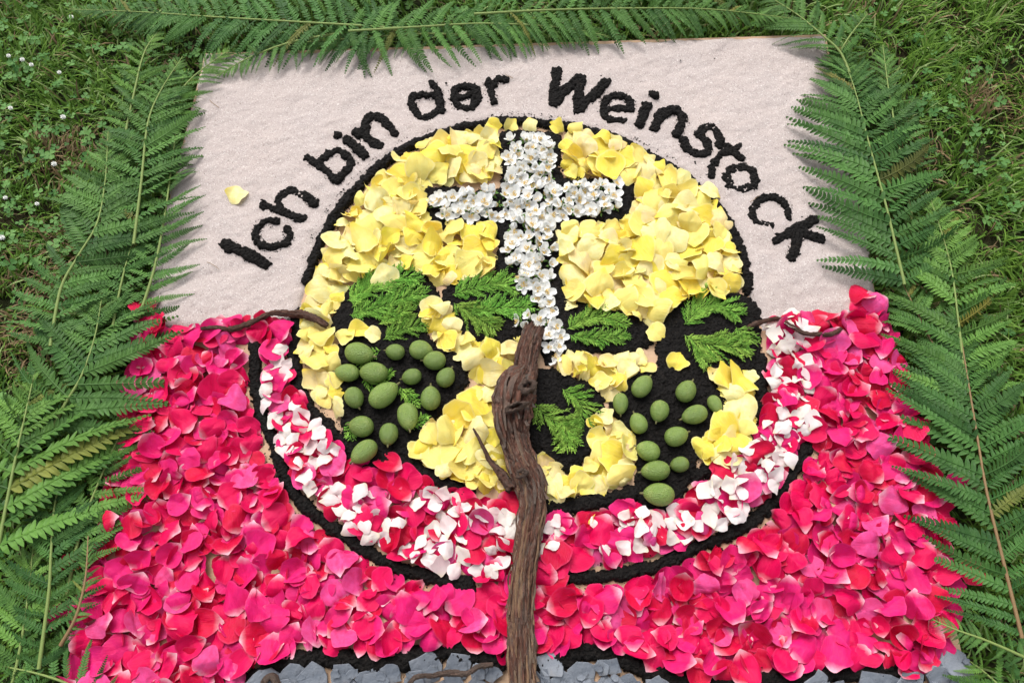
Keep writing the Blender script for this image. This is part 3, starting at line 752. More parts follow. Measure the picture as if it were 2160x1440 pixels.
off = 0
for p in low:
    me, g = random.choice(PINK); r = random.uniform(0.0155, 0.023); yaw = random.uniform(0, 2*PI)
    c, a, b = settle(p[0], p[1], r, 0.0010, 0.24, 0.35, 0.016)
    q = orient(a, b, yaw); mat_ = np.array(q.to_matrix())
    V = (g[0]*r)@mat_.T+np.array((p[0], p[1], c+0.001))
    fullV.append(V); fullF += [tuple(i+off for i in f) for f in g[1]]; off += len(V)
    fullU.append(g[2]); fullU2.append(g[3])
    cl = np.array(random.choices(SHADES, (3, 4, 4, 1))[0][1])*random.uniform(0.85, 1.05); fullC.append(np.tile(cl, (len(V), 1)))
tag(link('pink_petal_underlayer', mesh_data('pink_petal_underlayer', np.vstack(fullV), fullF, M['pink_s'], uv=np.vstack(fullU), uv2=np.vstack(fullU2), vcol=np.vstack(fullC))), kind='stuff')

def zone(px, py, inband):
    side = 'left' if px < 1100 else 'right'
    if inband:
        if py < 850: return 'high in the %s band arm' % side
        if py < 1030: return 'on the %s band bend' % side
        return 'low band, %s of vine' % side
    if py < 820: return 'beside the %s band top' % side
    if py < 960: return 'outside the band, %s side' % side
    if px < 420 or px > 1780:
        return '%s by the %s ferns' % ('midway' if py < 1200 else 'low', side)
    if py < 1250: return 'outside the %s bowl line' % side
    if 930 < px < 1270: return 'close %s of lower vine' % side
    return 'above the %s base line' % side
def place_petal(kindset, name, p, r, colr, shade, group, cat, zfn, yaw=None, jitter=0.16, sink=0.3, extra='', cap=0.03, what='rose petal', lift=0.0015, tiltmul=1.0):
    me, g = random.choice(kindset)
    yaw = random.uniform(0, 2*PI) if yaw is None else yaw
    c, a, b = settle(p[0], p[1], r*0.95, 0.0013, jitter, sink, cap)
    q = orient(a, b, yaw)
    o = link(name, me, loc=(p[0], p[1], c+lift)); o.rotation_mode = 'QUATERNION'; o.rotation_quaternion = q
    o.scale = (r, r, r*random.uniform(0.8, 1.2)); o.color = (*colr, 1)
    px, py = to_px(p[0], p[1])
    big = 'large ' if r > 0.0228*(1 if cat != 'x' else 1) else ('small ' if r < 0.0192 else '')
    if name == 'white_petal': big = 'broad ' if r > 0.0158 else ('small ' if r < 0.0132 else '')
    lab = f'{big}{shade} petal, foot {facing(yaw)}, {zfn(px, py)}{extra}'
    tag(o, lab, cat, group); return o
pink_objs = []
top = poisson(pink_test(0.014, 0.0245), bb, 0.0305, 297, 90000)
def pz(px, py):
    q = np.array([G(px, py)[:2]]); return zone(px, py, bool(poly_inside(q, band_w)[0]))
for p in top:
    sh, c = random.choices(SHADES, (3, 5, 4, 2))[0]; c = tuple(min(1, x*random.uniform(0.9, 1.06)) for x in c)
    r = random.uniform(0.0175, 0.0255)
    place_petal(PINK, 'pink_rose_petal', p, r, c, sh, 'pink rose petals filling the lower board', 'petal', pz, jitter=0.27, sink=0.22)
for x, y, yaw, sh in ((315, 652, 2.0, 'crimson'), (1812, 636, 0.5, 'crimson'), (822, 982, 1.2, 'crimson')):
    p = G(x, y); place_petal(PINK, 'pink_rose_petal', (p.x, p.y), 0.024, dict(SHADES)[sh], sh, 'pink rose petals filling the lower board', 'petal',
        lambda a, b: 'alone at the sand edge by left ferns' if x < 400 else ('topmost at the sand edge by right ferns' if x > 1500 else 'under the lowest left nuts'), yaw=yaw)

for x, y, z, d in ((2052, 1205, .0, 'crimson petal fallen among the right ferns, lower one'), (2015, 1015, .004, 'rose pink petal fallen off the right board edge'), (135, 1298, -.004, 'rose pink petal under the lower left ferns'), (160, 1185, .0, 'crimson petal under the left ferns beside the board'), (1960, 1030, .012, 'crimson petal sticking out at the right board edge')):
    p = G(x, y, z); me, g = random.choice(PINK); o = link('pink_rose_petal', me, loc=p, rot=(random.uniform(-.4, .4), random.uniform(-.4, .4), random.uniform(0, 6.28)), scale=0.022)
    o.color = (*dict(SHADES)['crimson' if d.startswith('cr') else 'rose pink'], 1); tag(o, d, 'petal', 'pink rose petals filling the lower board')
# ------------------------------------------------------------------ yellow petals
YS = {
 'upper left of disc': [(648, 640), (682, 545), (717, 473), (766, 411), (828, 350), (898, 307), (978, 280), (1055, 274), (1056, 385), (905, 392), (908, 480), (1045, 478), (1045, 582), (985, 590), (925, 612), (880, 572), (800, 572), (745, 600), (715, 645), (690, 680), (640, 660)],
 'upper right of disc': [(1180, 284), (1250, 286), (1340, 319), (1440, 380), (1510, 436), (1546, 500), (1562, 614), (1505, 636), (1440, 645), (1370, 700), (1342, 684), (1280, 655), (1196, 656), (1182, 560), (1182, 484), (1300, 470), (1340, 440), (1338, 402), (1300, 380), (1192, 380)],
 'left edge strip of disc': [(640, 650), (715, 650), (700, 690), (715, 750), (720, 800), (735, 885), (690, 872), (648, 810), (634, 740)],
 'between left nuts and vine': [(895, 640), (945, 655), (985, 715), (1045, 735), (1110, 700), (1110, 780), (1050, 810), (1040, 860), (1060, 940), (1085, 1040), (1000, 1036), (930, 1005), (860, 955), (900, 900), (965, 860), (1000, 800), (965, 755), (925, 725), (893, 680)],
 'arc above right nuts': [(1165, 775), (1200, 742), (1280, 758), (1340, 732), (1395, 795), (1330, 795), (1290, 855), (1250, 815)],
 'disc foot, right of vine': [(1130, 930), (1165, 975), (1200, 1005), (1250, 965), (1235, 900), (1268, 868), (1340, 925), (1338, 1015), (1250, 1045), (1150, 1068), (1130, 1000)],
 'right edge strip of disc': [(1485, 785), (1592, 782), (1585, 900), (1545, 985), (1490, 985), (1455, 950), (1500, 905), (1530, 850)]}
YSH = [('bright yellow', (0.91, 0.74, 0.075)), ('soft yellow', (0.92, 0.80, 0.22)), ('pale yellow', (0.93, 0.86, 0.42)), ('creamy', (0.87, 0.71, 0.37))]
YG = 'yellow rose petals in the disc'
yV, yF, yU, yU2, yC, yoff = [], [], [], [], [], 0
for nm, poly in YS.items():
    pw = GA(poly)
    for ins, dm, rr, mx in ((0.0065, 0.0195, (0.017, 0.023), 300), (0.0085, 0.0275, (0.020, 0.029), 200)):
        pts = poisson(lambda Q: poly_sdf(Q, pw) > ins, (pw.min(0), pw.max(0)), dm, mx, 9000)
        for p in pts:
            sh, c = random.choices(YSH, (3, 5, 3, 2))[0]; c = tuple(min(0.92, x*random.uniform(0.93, 1.04)) for x in c)
            room = float(poly_sdf(np.array([p]), pw)[0])
            if ins < 0.008:      # the lower layer of the heap
                me_, g = random.choice(YEL); r = min(random.uniform(*rr), max(0.013, room/0.60))
                hz, a_, b_ = settle(p[0], p[1], r*0.95, 0.0013, 0.22, 0.3, 0.03)
                mt = np.array(orient(a_, b_, random.uniform(0, 2*PI)).to_matrix()); VV = (g[0]*r)@mt.T+np.array((p[0], p[1], hz+0.0015))
                yV.append(VV); yF += [tuple(i+yoff for i in f) for f in g[1]]; yoff += len(VV); yU.append(g[2]); yU2.append(g[3]); yC.append(np.tile(np.array(c), (len(VV), 1)))
                continue
            place_petal(YEL, 'yellow_rose_petal', p, min(random.uniform(*rr), max(0.0145, room/0.62)), c, sh, YG, 'petal', lambda a, b: nm, jitter=0.27, sink=0.2)
tag(link('yellow_petal_underlayer', mesh_data('yellow_petal_underlayer', np.vstack(yV), yF, M['yellow_s'], uv=np.vstack(yU), uv2=np.vstack(yU2), vcol=np.vstack(yC))), kind='stuff')
def single(x, y, yaw, r, sh, where, cap=0.03):
    p = G(x, y); place_petal(YEL, 'yellow_rose_petal', (p.x, p.y), r, dict(YSH)[sh], sh, YG, 'petal', lambda a, b: where, yaw=yaw, jitter=0.08, lift=0.003, cap=cap)
single(503, 418, 4.4, 0.020, 'pale yellow', 'alone on the sand above the word Ich')
single(818, 597, 0.2, 0.024, 'pale yellow', 'lying on the cypress of the top left leaf shape')
single(1380, 707, 0.8, 0.018, 'soft yellow', 'alone between the two right leaf shapes')
single(1425, 768, 2.6, 0.018, 'bright yellow', 'alone just above the right nuts')
single(1493, 414, 1.2, 0.021, 'pale yellow', 'lying over the black arch below the letter o')
single(1249, 1098, 0.4, 0.009, 'bright yellow', 'lost among the white petals right of the vine')
single(760, 703, 1.6, 0.020, 'bright yellow', 'at the left just above the left nuts')
single(790, 712, 1.3, 0.015, 'pale yellow', 'at the tip of the row above the left nuts')
single(735, 712, 2.3, 0.019, 'soft yellow', 'between the left strip and the nuts')
single(925, 662, 5.2, 0.020, 'pale yellow', 'between the two left leaf shapes')
for i, (x, y) in enumerate(((1040, 275), (1078, 271), (1118, 272), (1172, 275), (1213, 279))):
    single(x, y, 1.5+i*0.9, 0.0155, YSH[i % 3][0], 'on the arch above the cross')

# ------------------------------------------------------------------ white petals on the band
wpts = poisson(lambda Q: (poly_sdf(Q, band_w) > 0.008) & (poly_sdf(Q, disc_w) < -0.003) & (fbm(Q[:, 0]*22, Q[:, 1]*22, 55)+0.10*(Q[:, 0] > 0.33)*(Q[:, 1] > -0.18) > 0.455), (band_w.min(0), band_w.max(0)), 0.0175, 250, 60000)
for p in wpts:
    sh, c = random.choice((('white', (0.86, 0.83, 0.80)), ('pinkish white', (0.86, 0.72, 0.70)), ('ivory', (0.85, 0.81, 0.72))))
    place_petal(WHI, 'white_petal', p, random.uniform(0.0108, 0.0170), c, sh, 'white petals scattered on the pink band', 'petal', pz, what='petal', jitter=0.3, sink=0.1, cap=0.036, lift=0.002)

# ------------------------------------------------------------------ green nuts
def nut_mesh(seed):
    r_ = random.Random(seed); V, F = [], []; n, m = 22, 16; el = r_.uniform(1.10, 1.36); pt = r_.uniform(0.04, 0.12)
    for j in range(m+1):
        t = PI*j/m; y = math.cos(t)*el*(1+pt*max(0, math.cos(t))**6); rr = math.sin(t)**0.94*(1-0.05*math.cos(t))
        for i in range(n):
            a = 2*PI*i/n; seam = 1-0.035*math.exp(-(math.sin(a)/0.13)**2)+0.015*math.sin(3*a+seed)
            V.append((math.cos(a)*rr*seam, y, math.sin(a)*rr*seam*0.97))
    for j in range(m):
        for i in range(n): F.append((j*n+i, j*n+(i+1) % n, (j+1)*n+(i+1) % n, (j+1)*n+i))
    st_V = []; st_F = []
    for k, (yy, rr) in enumerate(((el*1.0, 0.16), (el*1.12+pt, 0.10), (el*1.26+pt, 0.085))):
        for i in range(6): st_V.append((rr*math.cos(i*PI/3), yy, rr*math.sin(i*PI/3)))
    for k in range(2):
        for i in range(6): st_F.append((k*6+i, k*6+(i+1) % 6, k*6+6+(i+1) % 6, k*6+6+i))
    st_F.append(tuple(range(12, 18)))
    return mesh_data('husk', V, F, M['nut']), mesh_data('stalk', st_V, st_F, M['stem'])
NUTS = [nut_mesh(k) for k in range(5)]
NL = [(757, 745, 32, 80, 'top left nut, a large one'), (834, 742, 24, 75, 'second nut in the top row'), (887, 738, 29, 80, 'third nut in the top row'), (917, 760, 28, 88, 'rightmost of the upper nuts, touching its neighbour'),
      (733, 786, 26, 85, 'leftmost nut, smallish, second row'), (789, 786, 31, 85, 'long nut in the second row'), (869, 794, 24, 95, 'small nut in the middle of the second row'), (940, 796, 26, 150, 'nut furthest right, standing upright'),
      (747, 838, 27, 30, 'round nut at the left, third row'), (808, 833, 33, 130, 'largest nut, in the centre'), (860, 877, 30, 10, 'big upright nut right of centre'), (908, 840, 29, 0, 'egg-shaped nut on the right, third row'),
      (763, 899, 30, 85, 'nut at the left, fourth row'), (820, 915, 27, 8, 'nut below the centre, upright'), (769, 952, 29, 130, 'lowest nut, by the red petal')]
NR = [(1309, 850, 22, 0, 'leftmost nut, slim'), (1354, 815, 27, 140, 'top left nut'), (1347, 893, 25, 20, 'second nut from the left, third row'), (1391, 866, 27, 160, 'large central nut'), (1447, 825, 28, 140, 'top right nut, large'),
      (1508, 852, 20, 20, 'smallest and rightmost nut'), (1466, 874, 27, 110, 'nut beside the yellow strip'), (1426, 920, 28, 110, 'nut right of the middle'), (1368, 951, 28, 70, 'left nut of the lower pair'), (1434, 979, 22, 100, 'small nut low on the right'),
      (1384, 992, 28, 95, 'nut second from the bottom'), (1391, 1042, 31, 85, 'bottom nut')]
for lst, side in ((NL, 'left'), (NR, 'right')):
    for k, (x, y, rpx, ang, d) in enumerate(lst):
        r = rpx*PXM*0.775; z = 0.006+r*0.88; p = G(x, y, z)
        e = bpy.data.objects.new('green_walnut', None); col.objects.link(e); e.empty_display_size = 0.02
        e.location = (p.x, p.y, z); e.rotation_euler = (math.radians(random.uniform(-12, 12)), math.radians(random.uniform(0, 360)*0+random.uniform(-40, 40)), math.radians(ang+random.choice((0, 180))))
        q = r/1.1; e.scale = (q, q, q)
        h, s = NUTS[(k*3+len(lst)) % 5]; link('husk', h, e); link('stalk', s, e)
        tag(e, f'green walnut: {d}, {side} cluster', 'walnut', f'green walnuts of the {side} cluster')

# ------------------------------------------------------------------ cypress sprigs
def sprig_geo(pts, wpx, seed, z=0.012):
    r_ = random.Random(seed); c = GA(catmull(pts, 8)); V, F, C = [], [], []
    def strip(a, b, w0, z0, z1, cc):
        d = np.array(b)-np.array(a); L = np.linalg.norm(d)+1e-9; s = np.array((-d[1], d[0]))/L; k = len(V)
        m_ = (np.array(a)+np.array(b))/2
        for (q, ww, zz) in ((a, w0*0.7, z0), (m_, w0, (z0+z1)/2+0.0006), (b, w0*0.25, z1)):
            V.append((q[0]+s[0]*ww, q[1]+s[1]*ww, zz)); V.append((q[0], q[1], zz+w0*0.8)); V.append((q[0]-s[0]*ww, q[1]-s[1]*ww, zz))
            C.extend([cc]*3)
        for i in (0, 3):
            F.extend([(k+i, k+i+1, k+i+4, k+i+3), (k+i+1, k+i+2, k+i+5, k+i+4)])
    seglen = np.linalg.norm(np.diff(c, axis=0), axis=1); tot = seglen.sum(); cum = np.concatenate([[0], np.cumsum(seglen)])
    def at(s):
        s = min(max(s, 0), tot-1e-6); i = int(np.searchsorted(cum, s, 'right')-1); i = min(i, len(seglen)-1)
        t = (s-cum[i])/seglen[i]; return c[i]*(1-t)+c[i+1]*t, (c[i+1]-c[i])/seglen[i]
    W = wpx*PXM*1.75; s = 0.002; tone = r_.uniform(0.62, 0.95); yel = r_.uniform(0.85, 1.15)
    for k in range(len(c)-1): strip(c[k], c[k+1], 0.0011, z, z, (0.10, 0.17, 0.04))
    side = 1
    while s < tot:
        p, d = at(s); side = -side; f = math.sin(PI*min(1, 0.18+0.80*s/tot))**0.6
        a = math.atan2(d[1], d[0])+side*math.radians(r_.uniform(24, 52)); L = W*f*r_.uniform(0.75, 1.1)
        e = p+np.array((math.cos(a), math.sin(a)))*L; zt = z+r_.uniform(-0.003, 0.009); t = r_.random()
        g = np.array((0.16, 0.40, 0.055))*(1-t)+np.array((0.36, 0.62, 0.11))*t
        z0 = z+0.001; strip(p, e, 0.0008, z0, zt, tuple(g*0.8))
        nb = max(3, int(L/0.0026)); sd2 = 1
        for q in range(nb):
            u = (q+0.6)/nb; o = p+(e-p)*u; sd2 = -sd2
            aa = a+sd2*math.radians(r_.uniform(18, 34)); l2 = (0.0092*(1-0.40*u))*r_.uniform(0.75, 1.25)
            ee = o+np.array((math.cos(aa), math.sin(aa)))*l2; zo = z0+(zt-z0)*u
            v = r_.uniform(0.55, 1.3); strip(o, ee, 0.00105, zo, zo+r_.uniform(-0.002, 0.005), tuple(g*v*tone*np.array((yel, 1, 1))))
        s += 0.0027
    return V, F, np.array(C)
SPR = [([(735, 640), (790, 610), (850, 590), (885, 600)], 26, 'top sprig of the top left leaf shape, under a yellow petal'),
       ([(740, 670), (800, 655), (850, 635), (900, 625)], 28, 'middle sprig of the top left leaf shape'),
       ([(745, 655), (770, 620), (800, 588)], 22, 'short sprig at the left of the top left leaf shape'),
       ([(810, 722), (845, 702), (895, 690)], 22, 'lowest sprig of the top left leaf shape'),
       ([(800, 690), (835, 672), (865, 655)], 20, 'short sprig under the middle of the top left leaf shape'),
       ([(955, 628), (1010, 610), (1060, 605), (1085, 622)], 26, 'upper sprig of the leaf shape left of the cross foot'),
       ([(958, 645), (1000, 670), (1045, 700)], 30, 'lower sprig of the leaf shape left of the cross foot'),
       ([(990, 665), (1050, 655), (1120, 655)], 24, 'right-hand sprig of the leaf shape left of the cross foot'),
       ([(1195, 700), (1230, 680), (1270, 675), (1318, 692)], 20, 'upper sprig of the small leaf shape right of the cross foot'),
       ([(1200, 712), (1250, 720), (1320, 715)], 18, 'lower sprig of the small leaf shape right of the cross foot'),
       ([(1440, 690), (1475, 655), (1515, 650), (1555, 672)], 30, 'upper sprig of the leaf shape at the right edge of the disc'),
       ([(1440, 712), (1480, 730), (1530, 735), (1570, 740)], 32, 'lower sprig of the leaf shape at the right edge of the disc'),
       ([(1460, 735), (1475, 755), (1490, 770)], 20, 'stubby drooping sprig of the leaf shape at the right edge'),
       ([(1548, 695), (1565, 712), (1575, 725)], 20, 'tiny sprig at the far right edge of the disc'),
       ([(1128, 855), (1150, 880), (1185, 905), (1200, 930)], 26, 'left half of the green heart right of the trunk'),
       ([(1185, 825), (1215, 845), (1228, 870), (1212, 900)], 24, 'right half of the green heart right of the trunk'),
       ([(1190, 890), (1195, 920), (1198, 948)], 22, 'tip of the green heart right of the trunk'),
       ([(805, 742), (780, 760), (762, 775)], 9, 'thin scrap peeping out under the top left nut'),
       ([(845, 820), (862, 838), (880, 862)], 13, 'scrap between the biggest left nuts'),
       ([(770, 800), (790, 815), (828, 790)], 10, 'scrap under the long nut of the left cluster'),
       ([(745, 890), (740, 910), (750, 925)], 9, 'scrap at the left of the lower left nuts'),
       ([(850, 905), (880, 895), (900, 885)], 9, 'scrap right of the lower left nuts')]
for k, (pts, wpx, d) in enumerate(SPR):
    V, F, C = sprig_geo(pts, wpx, 900+k, 0.0105 if k < 17 else 0.009)
    p0 = G(*pts[0]); V = [(a-p0.x, b-p0.y, c_) for a, b, c_ in V]
    o = link('cypress_sprig', mesh_data('cypress_sprig', V, F, M['cypress'], smooth=False, vcol=C), loc=(p0.x, p0.y, 0))
    tag(o, 'green sprig: '+d, 'sprig', 'green cypress sprigs laid as leaves')

# ------------------------------------------------------------------ jasmine blossoms of the cross
JP = []
for s in range(5):
    g = petal_geo(4000+s*13, random.choice((0.5, 0.9, 1.2)), random.uniform(0.2, 0.9), 'jas', 5, 16)
    V = g[0].copy(); V[:, 1] += 0.98; JP.append(mesh_data('blossom_petal', V*0.52, g[1], M['jas'], uv=g[2], uv2=g[3]))
def stamens():
    V, F = [], []; r_ = random.Random(5)
    for k in range(26):
        a = r_.uniform(0, 6.28); rr = r_.uniform(0.05, 0.30); h = r_.uniform(0.22, 0.40); x, y = math.cos(a)*rr, math.sin(a)*rr; b = len(V)
        s = 0.014
        V += [(x*0.3-s, y*0.3, 0), (x*0.3+s, y*0.3, 0), (x+s, y, h), (x-s, y, h)]; F.append((b, b+1, b+2, b+3))
        b = len(V); t = 0.050
        V += [(x, y, h+t*1.4), (x+t, y, h), (x, y+t, h), (x-t, y, h), (x, y-t, h), (x, y, h-t)]
        F += [(b, b+1, b+2), (b, b+2, b+3), (b, b+3, b+4), (b, b+4, b+1), (b+5, b+2, b+1), (b+5, b+3, b+2), (b+5, b+4, b+3), (b+5, b+1, b+4)]
    return mesh_data('stamens', V, F, M['stamen'], smooth=False)
ST = stamens()
def sepal_mesh():
    V, F = [], []
    for k in range(4):
        a = k*PI/2+0.5; d = (math.cos(a), math.sin(a)); s = (-d[1], d[0]); b = len(V)
        V += [(0, 0, -0.05), (d[0]*0.3+s[0]*0.13, d[1]*0.3+s[1]*0.13, -0.06), (d[0]*0.62, d[1]*0.62, -0.02), (d[0]*0.3-s[0]*0.13, d[1]*0.3-s[1]*0.13, -0.06)]
        F.append((b, b+1, b+2, b+3))
    return mesh_data('sepals', V, F, M['sepal'], smooth=False)
SE = sepal_mesh()
JX = [[(1066, 292), (1168, 288), (1172, 390), (1308, 385), (1312, 455), (1172, 468), (1172, 560), (1168, 620), (1132, 622), (1095, 610), (1062, 560), (1065, 470), (935, 468), (905, 435), (925, 402), (1060, 398)],
      [(1128, 610), (1165, 612), (1170, 665), (1130, 665)], [(1085, 675), (1130, 655), (1190, 680), (1185, 700), (1150, 700), (1085, 700)], [(1148, 700), (1186, 700), (1192, 750), (1158, 765)]]
jpts = []
for poly in JX:
    pw = GA(poly, 0.01); ins = 0.0065 if len(poly) > 4 else 0.004
    jpts += [(p, 1) for p in poisson(lambda Q: poly_sdf(Q, pw) > ins, (pw.min(0), pw.max(0)), 0.0150, 260, 12000)]
    if len(poly) > 8: jpts += [(p, 2) for p in poisson(lambda Q: poly_sdf(Q, pw) > 0.011, (pw.min(0), pw.max(0)), 0.024, 200, 9000)]
def jzone(px, py):
    if py < 385: return '%s side of the top arm' % ('left' if px < 1118 else 'right')
    if py < 470:
        if px < 990: return 'outer end of the left arm'
        if px < 1065: return 'left arm near the crossing'
        if px < 1172: return 'at the crossing of the cross'
        return 'right arm, %s' % ('near the crossing' if px < 1240 else 'outer end')
    if py < 545: return 'just below the crossing'
    if py < 625: return 'low in the upright'
    if py < 675: return 'in the narrow neck under the cross'
    return 'at the foot beside the vine top'
for (p, layer) in jpts:
    R = random.uniform(0.0145, 0.0200)
    c, a, b = settle(p[0], p[1], R*0.7, 0.003, 0.28, 0.3, 0.024)
    e = bpy.data.objects.new('jasmine_blossom', None); col.objects.link(e); e.empty_display_size = 0.01
    yaw = random.uniform(0, 2*PI); e.location = (p[0], p[1], c+0.003); e.rotation_mode = 'QUATERNION'
    face = random.random(); q = orient(a, b, yaw)
    if face < 0.12: q = orient(a+random.choice((-1.2, 1.2)), b, yaw)
    e.rotation_quaternion = q; e.scale = (R, R, R)
    n = 4 if random.random() < 0.75 else 5
    opn = random.choice((8, 18, 25, 32, 45, 62))
    for k in range(n):
        link('blossom_petal', random.choice(JP), e, loc=(0, 0, 0.02*(k % 2)), rot=(math.radians(opn+random.uniform(-10, 14)), 0, k*2*PI/n+random.uniform(-0.12, 0.12)), scale=random.uniform(0.85, 1.05))
    link('stamens', ST, e); link('sepals', SE, e)
    px, py = to_px(p[0], p[1])
    tag(e, '%s white %s blossom, %s' % ('small' if R < 0.0160 else ('large' if R > 0.0187 else 'middling'), 'four-petalled' if n == 4 else 'five-petalled', jzone(px, py)), 'blossom', 'white jasmine blossoms forming the cross')

# ------------------------------------------------------------------ vine trunk and twigs
def bark_tube(name, pts, mat, segs=40, step=0.004, rough=0.10, seed=1, cap=True, capmat=None, bumps=()):
    """pts: (x, y, z, r)"""
    c = catmull(pts, 10); P, R = c[:, :3], c[:, 3]
    L = np.concatenate([[0], np.cumsum(np.linalg.norm(np.diff(P, axis=0), axis=1))]); n = max(4, int(L[-1]/step))
    s = np.linspace(0, L[-1], n); P = np.stack([np.interp(s, L, P[:, k]) for k in range(3)], 1); R = np.interp(s, L, R)
    T = np.gradient(P, axis=0); T /= np.linalg.norm(T, axis=1)[:, None]
    up = np.array((0, 0, 1.0)); S = np.cross(T, up); S /= np.linalg.norm(S, axis=1)[:, None]; U = np.cross(S, T)
    a = np.linspace(0, 2*PI, segs, endpoint=False); A, SS = np.meshgrid(a, s)
    r0 = R.mean()
    X1 = np.cos(A)*2.2; Y1 = np.sin(A)*2.2
    def n3(fx, fs, sd): return vnoise(X1*fx+7+np.sin(SS*40)*0.15, SS/r0*fs+Y1*fx*1.7, sd)*0.5+vnoise(Y1*fx+3, SS/r0*fs*1.1+X1*fx*1.3, sd+1)*0.5
    def plates(fx, fs, sd):
        u = (A/(2*PI))*fx; v = SS/r0*fs; u2 = u+0.35*vnoise(v*1.5, u, sd+2); v2 = v+0.5*vnoise(u*1.7, v*0.6, sd+3)
        iu, iv = np.floor(u2), np.floor(v2); b1 = np.full(u.shape, 9.0); b2 = b1.copy(); hid = np.zeros(u.shape)
        for dx in (-1, 0, 1):
            for dy in (-1, 0, 1):
                cx, cy = iu+dx, iv+dy; cm = np.mod(cx, fx)
                dd = (cx+hash2(cm, cy, sd)-u2)**2+(cy+hash2(cm, cy, sd+7)-v2)**2; hh = hash2(cm, cy, sd+11)
                b2 = np.where(dd < b1, b1, np.minimum(b2, dd)); hid = np.where(dd < b1, hh, hid); b1 = np.minimum(b1, dd)
        return hid, np.clip((np.sqrt(b2)-np.sqrt(b1))/0.16, 0, 1)
    h1, e1 = plates(13, 0.42, seed+40); h2, e2 = plates(29, 0.8, seed+60)
    d = (h1-0.5)*0.42-(1-e1)*0.38+(h2-0.5)*0.24-(1-e2)*0.16
    d = d+(n3(1.0, 0.35, seed)-0.5)*0.5+(n3(2.6, 0.35, seed+5)-0.5)*0.55+(n3(6, 0.8, seed+9)-0.5)*0.35
    rid = np.abs(n3(3.6, 0.22, seed+21)-0.5)*2; d -= np.clip(0.22-rid, 0, 1)*1.4
    rr = R[:, None]*(1+rough*d*2)
    for (sx, ax, amp, ws, wa) in bumps:
        da = np.angle(np.exp(1j*(A-ax))); rr = rr+R[:, None]*amp*np.exp(-((SS-sx)/ws)**2-(da/wa)**2)
    V = P[:, None, :]+rr[..., None]*(np.cos(A)[..., None]*S[:, None, :]+np.sin(A)[..., None]*U[:, None, :])
    V = V.reshape(-1, 3); F = []
    for j in range(n-1):
        for i in range(segs): F.append((j*segs+i, j*segs+(i+1) % segs, (j+1)*segs+(i+1) % segs, (j+1)*segs+i))
    att = np.stack([np.cos(A)*1.6, np.sin(A)*1.6, SS/0.022], -1).reshape(-1, 3)
    V = V.tolist(); att = att.tolist(); ncap = 0
    for base, j in ((0, 0), ((n-1)*segs, n-1)):
        k = len(V); sg = -1 if j == 0 else 1
        for i in range(segs):
            k2 = base+i; amt = R[j]*(0.25*math.sin(i*1.7+seed)+0.18*math.sin(i*4.3))*sg
            V[k2] = (np.array(V[k2])+T[j]*amt).tolist()
        V.append((P[j]-T[j]*R[j]*0.25*sg).tolist()); att.append([0, 0, s[j]/0.022])
        for i in range(segs): F.append((base+i, base+(i+1) % segs, k)) if sg > 0 else F.append((base+(i+1) % segs, base+i, k))
    me = mesh_data(name, V, F, mat)
    at_ = me.attributes.new('bark', 'FLOAT_VECTOR', 'POINT'); at_.data.foreach_set('vector', np.array(att).ravel())
    return me, P, R, T, S, U
TR = [(1128, 694, 25), (1122, 712, 26), (1113, 745, 27), (1107, 780, 27), (1095, 802, 36), (1083, 830, 45), (1079, 862, 44), (1078, 895, 40), (1086, 938, 35), (1103, 985, 36), (1118, 1020, 34), (1123, 1060, 32), (1120, 1096, 31), (1112, 1150, 29), (1102, 1220, 29), (1098, 1318, 30), (1100, 1440, 30), (1103, 1530, 31)]
tp = []
for x, y, r in TR:
    rm = r*PXM*(0.86 if y < 930 else 0.77); z = 0.012+rm*0.95; p = G(x, y, z); tp.append((p.x, p.y, z, rm))
me, P, R, T, S, U = bark_tube('trunk_wood', tp, M['bark'], 120, 0.0014, 0.175, 3, bumps=((0.105, 1.1, 0.28, 0.020, 0.55), (0.085, 2.6, 0.22, 0.025, 0.6), (0.245, 1.7, 0.16, 0.012, 0.4), (0.50, 3.3, 0.30, 0.010, 0.35)))
e = bpy.data.objects.new('grapevine_log', None); col.objects.link(e); e.location = (tp[9][0], tp[9][1], 0); inv = (-tp[9][0], -tp[9][1], 0)
tag(e, 'gnarled brown piece of grapevine lying from the cross foot down to the bottom edge', 'vine log')
link('trunk_wood', me, e, loc=inv)
# spur on the left side
sp = []
for x, y, r, z in ((998, 903, 1.6, .034), (1008, 920, 3.2, .036), (1020, 945, 4.4, .036), (1036, 975, 6, .034), (1058, 1000, 10, .032), (1080, 1030, 13, .030)):
    p = G(x, y, z); sp.append((p.x, p.y, z, r*PXM*0.95))
link('side_spur', bark_tube('side_spur', sp, M['bark'], 20, 0.0018, 0.30, 9)[0], e, loc=inv)
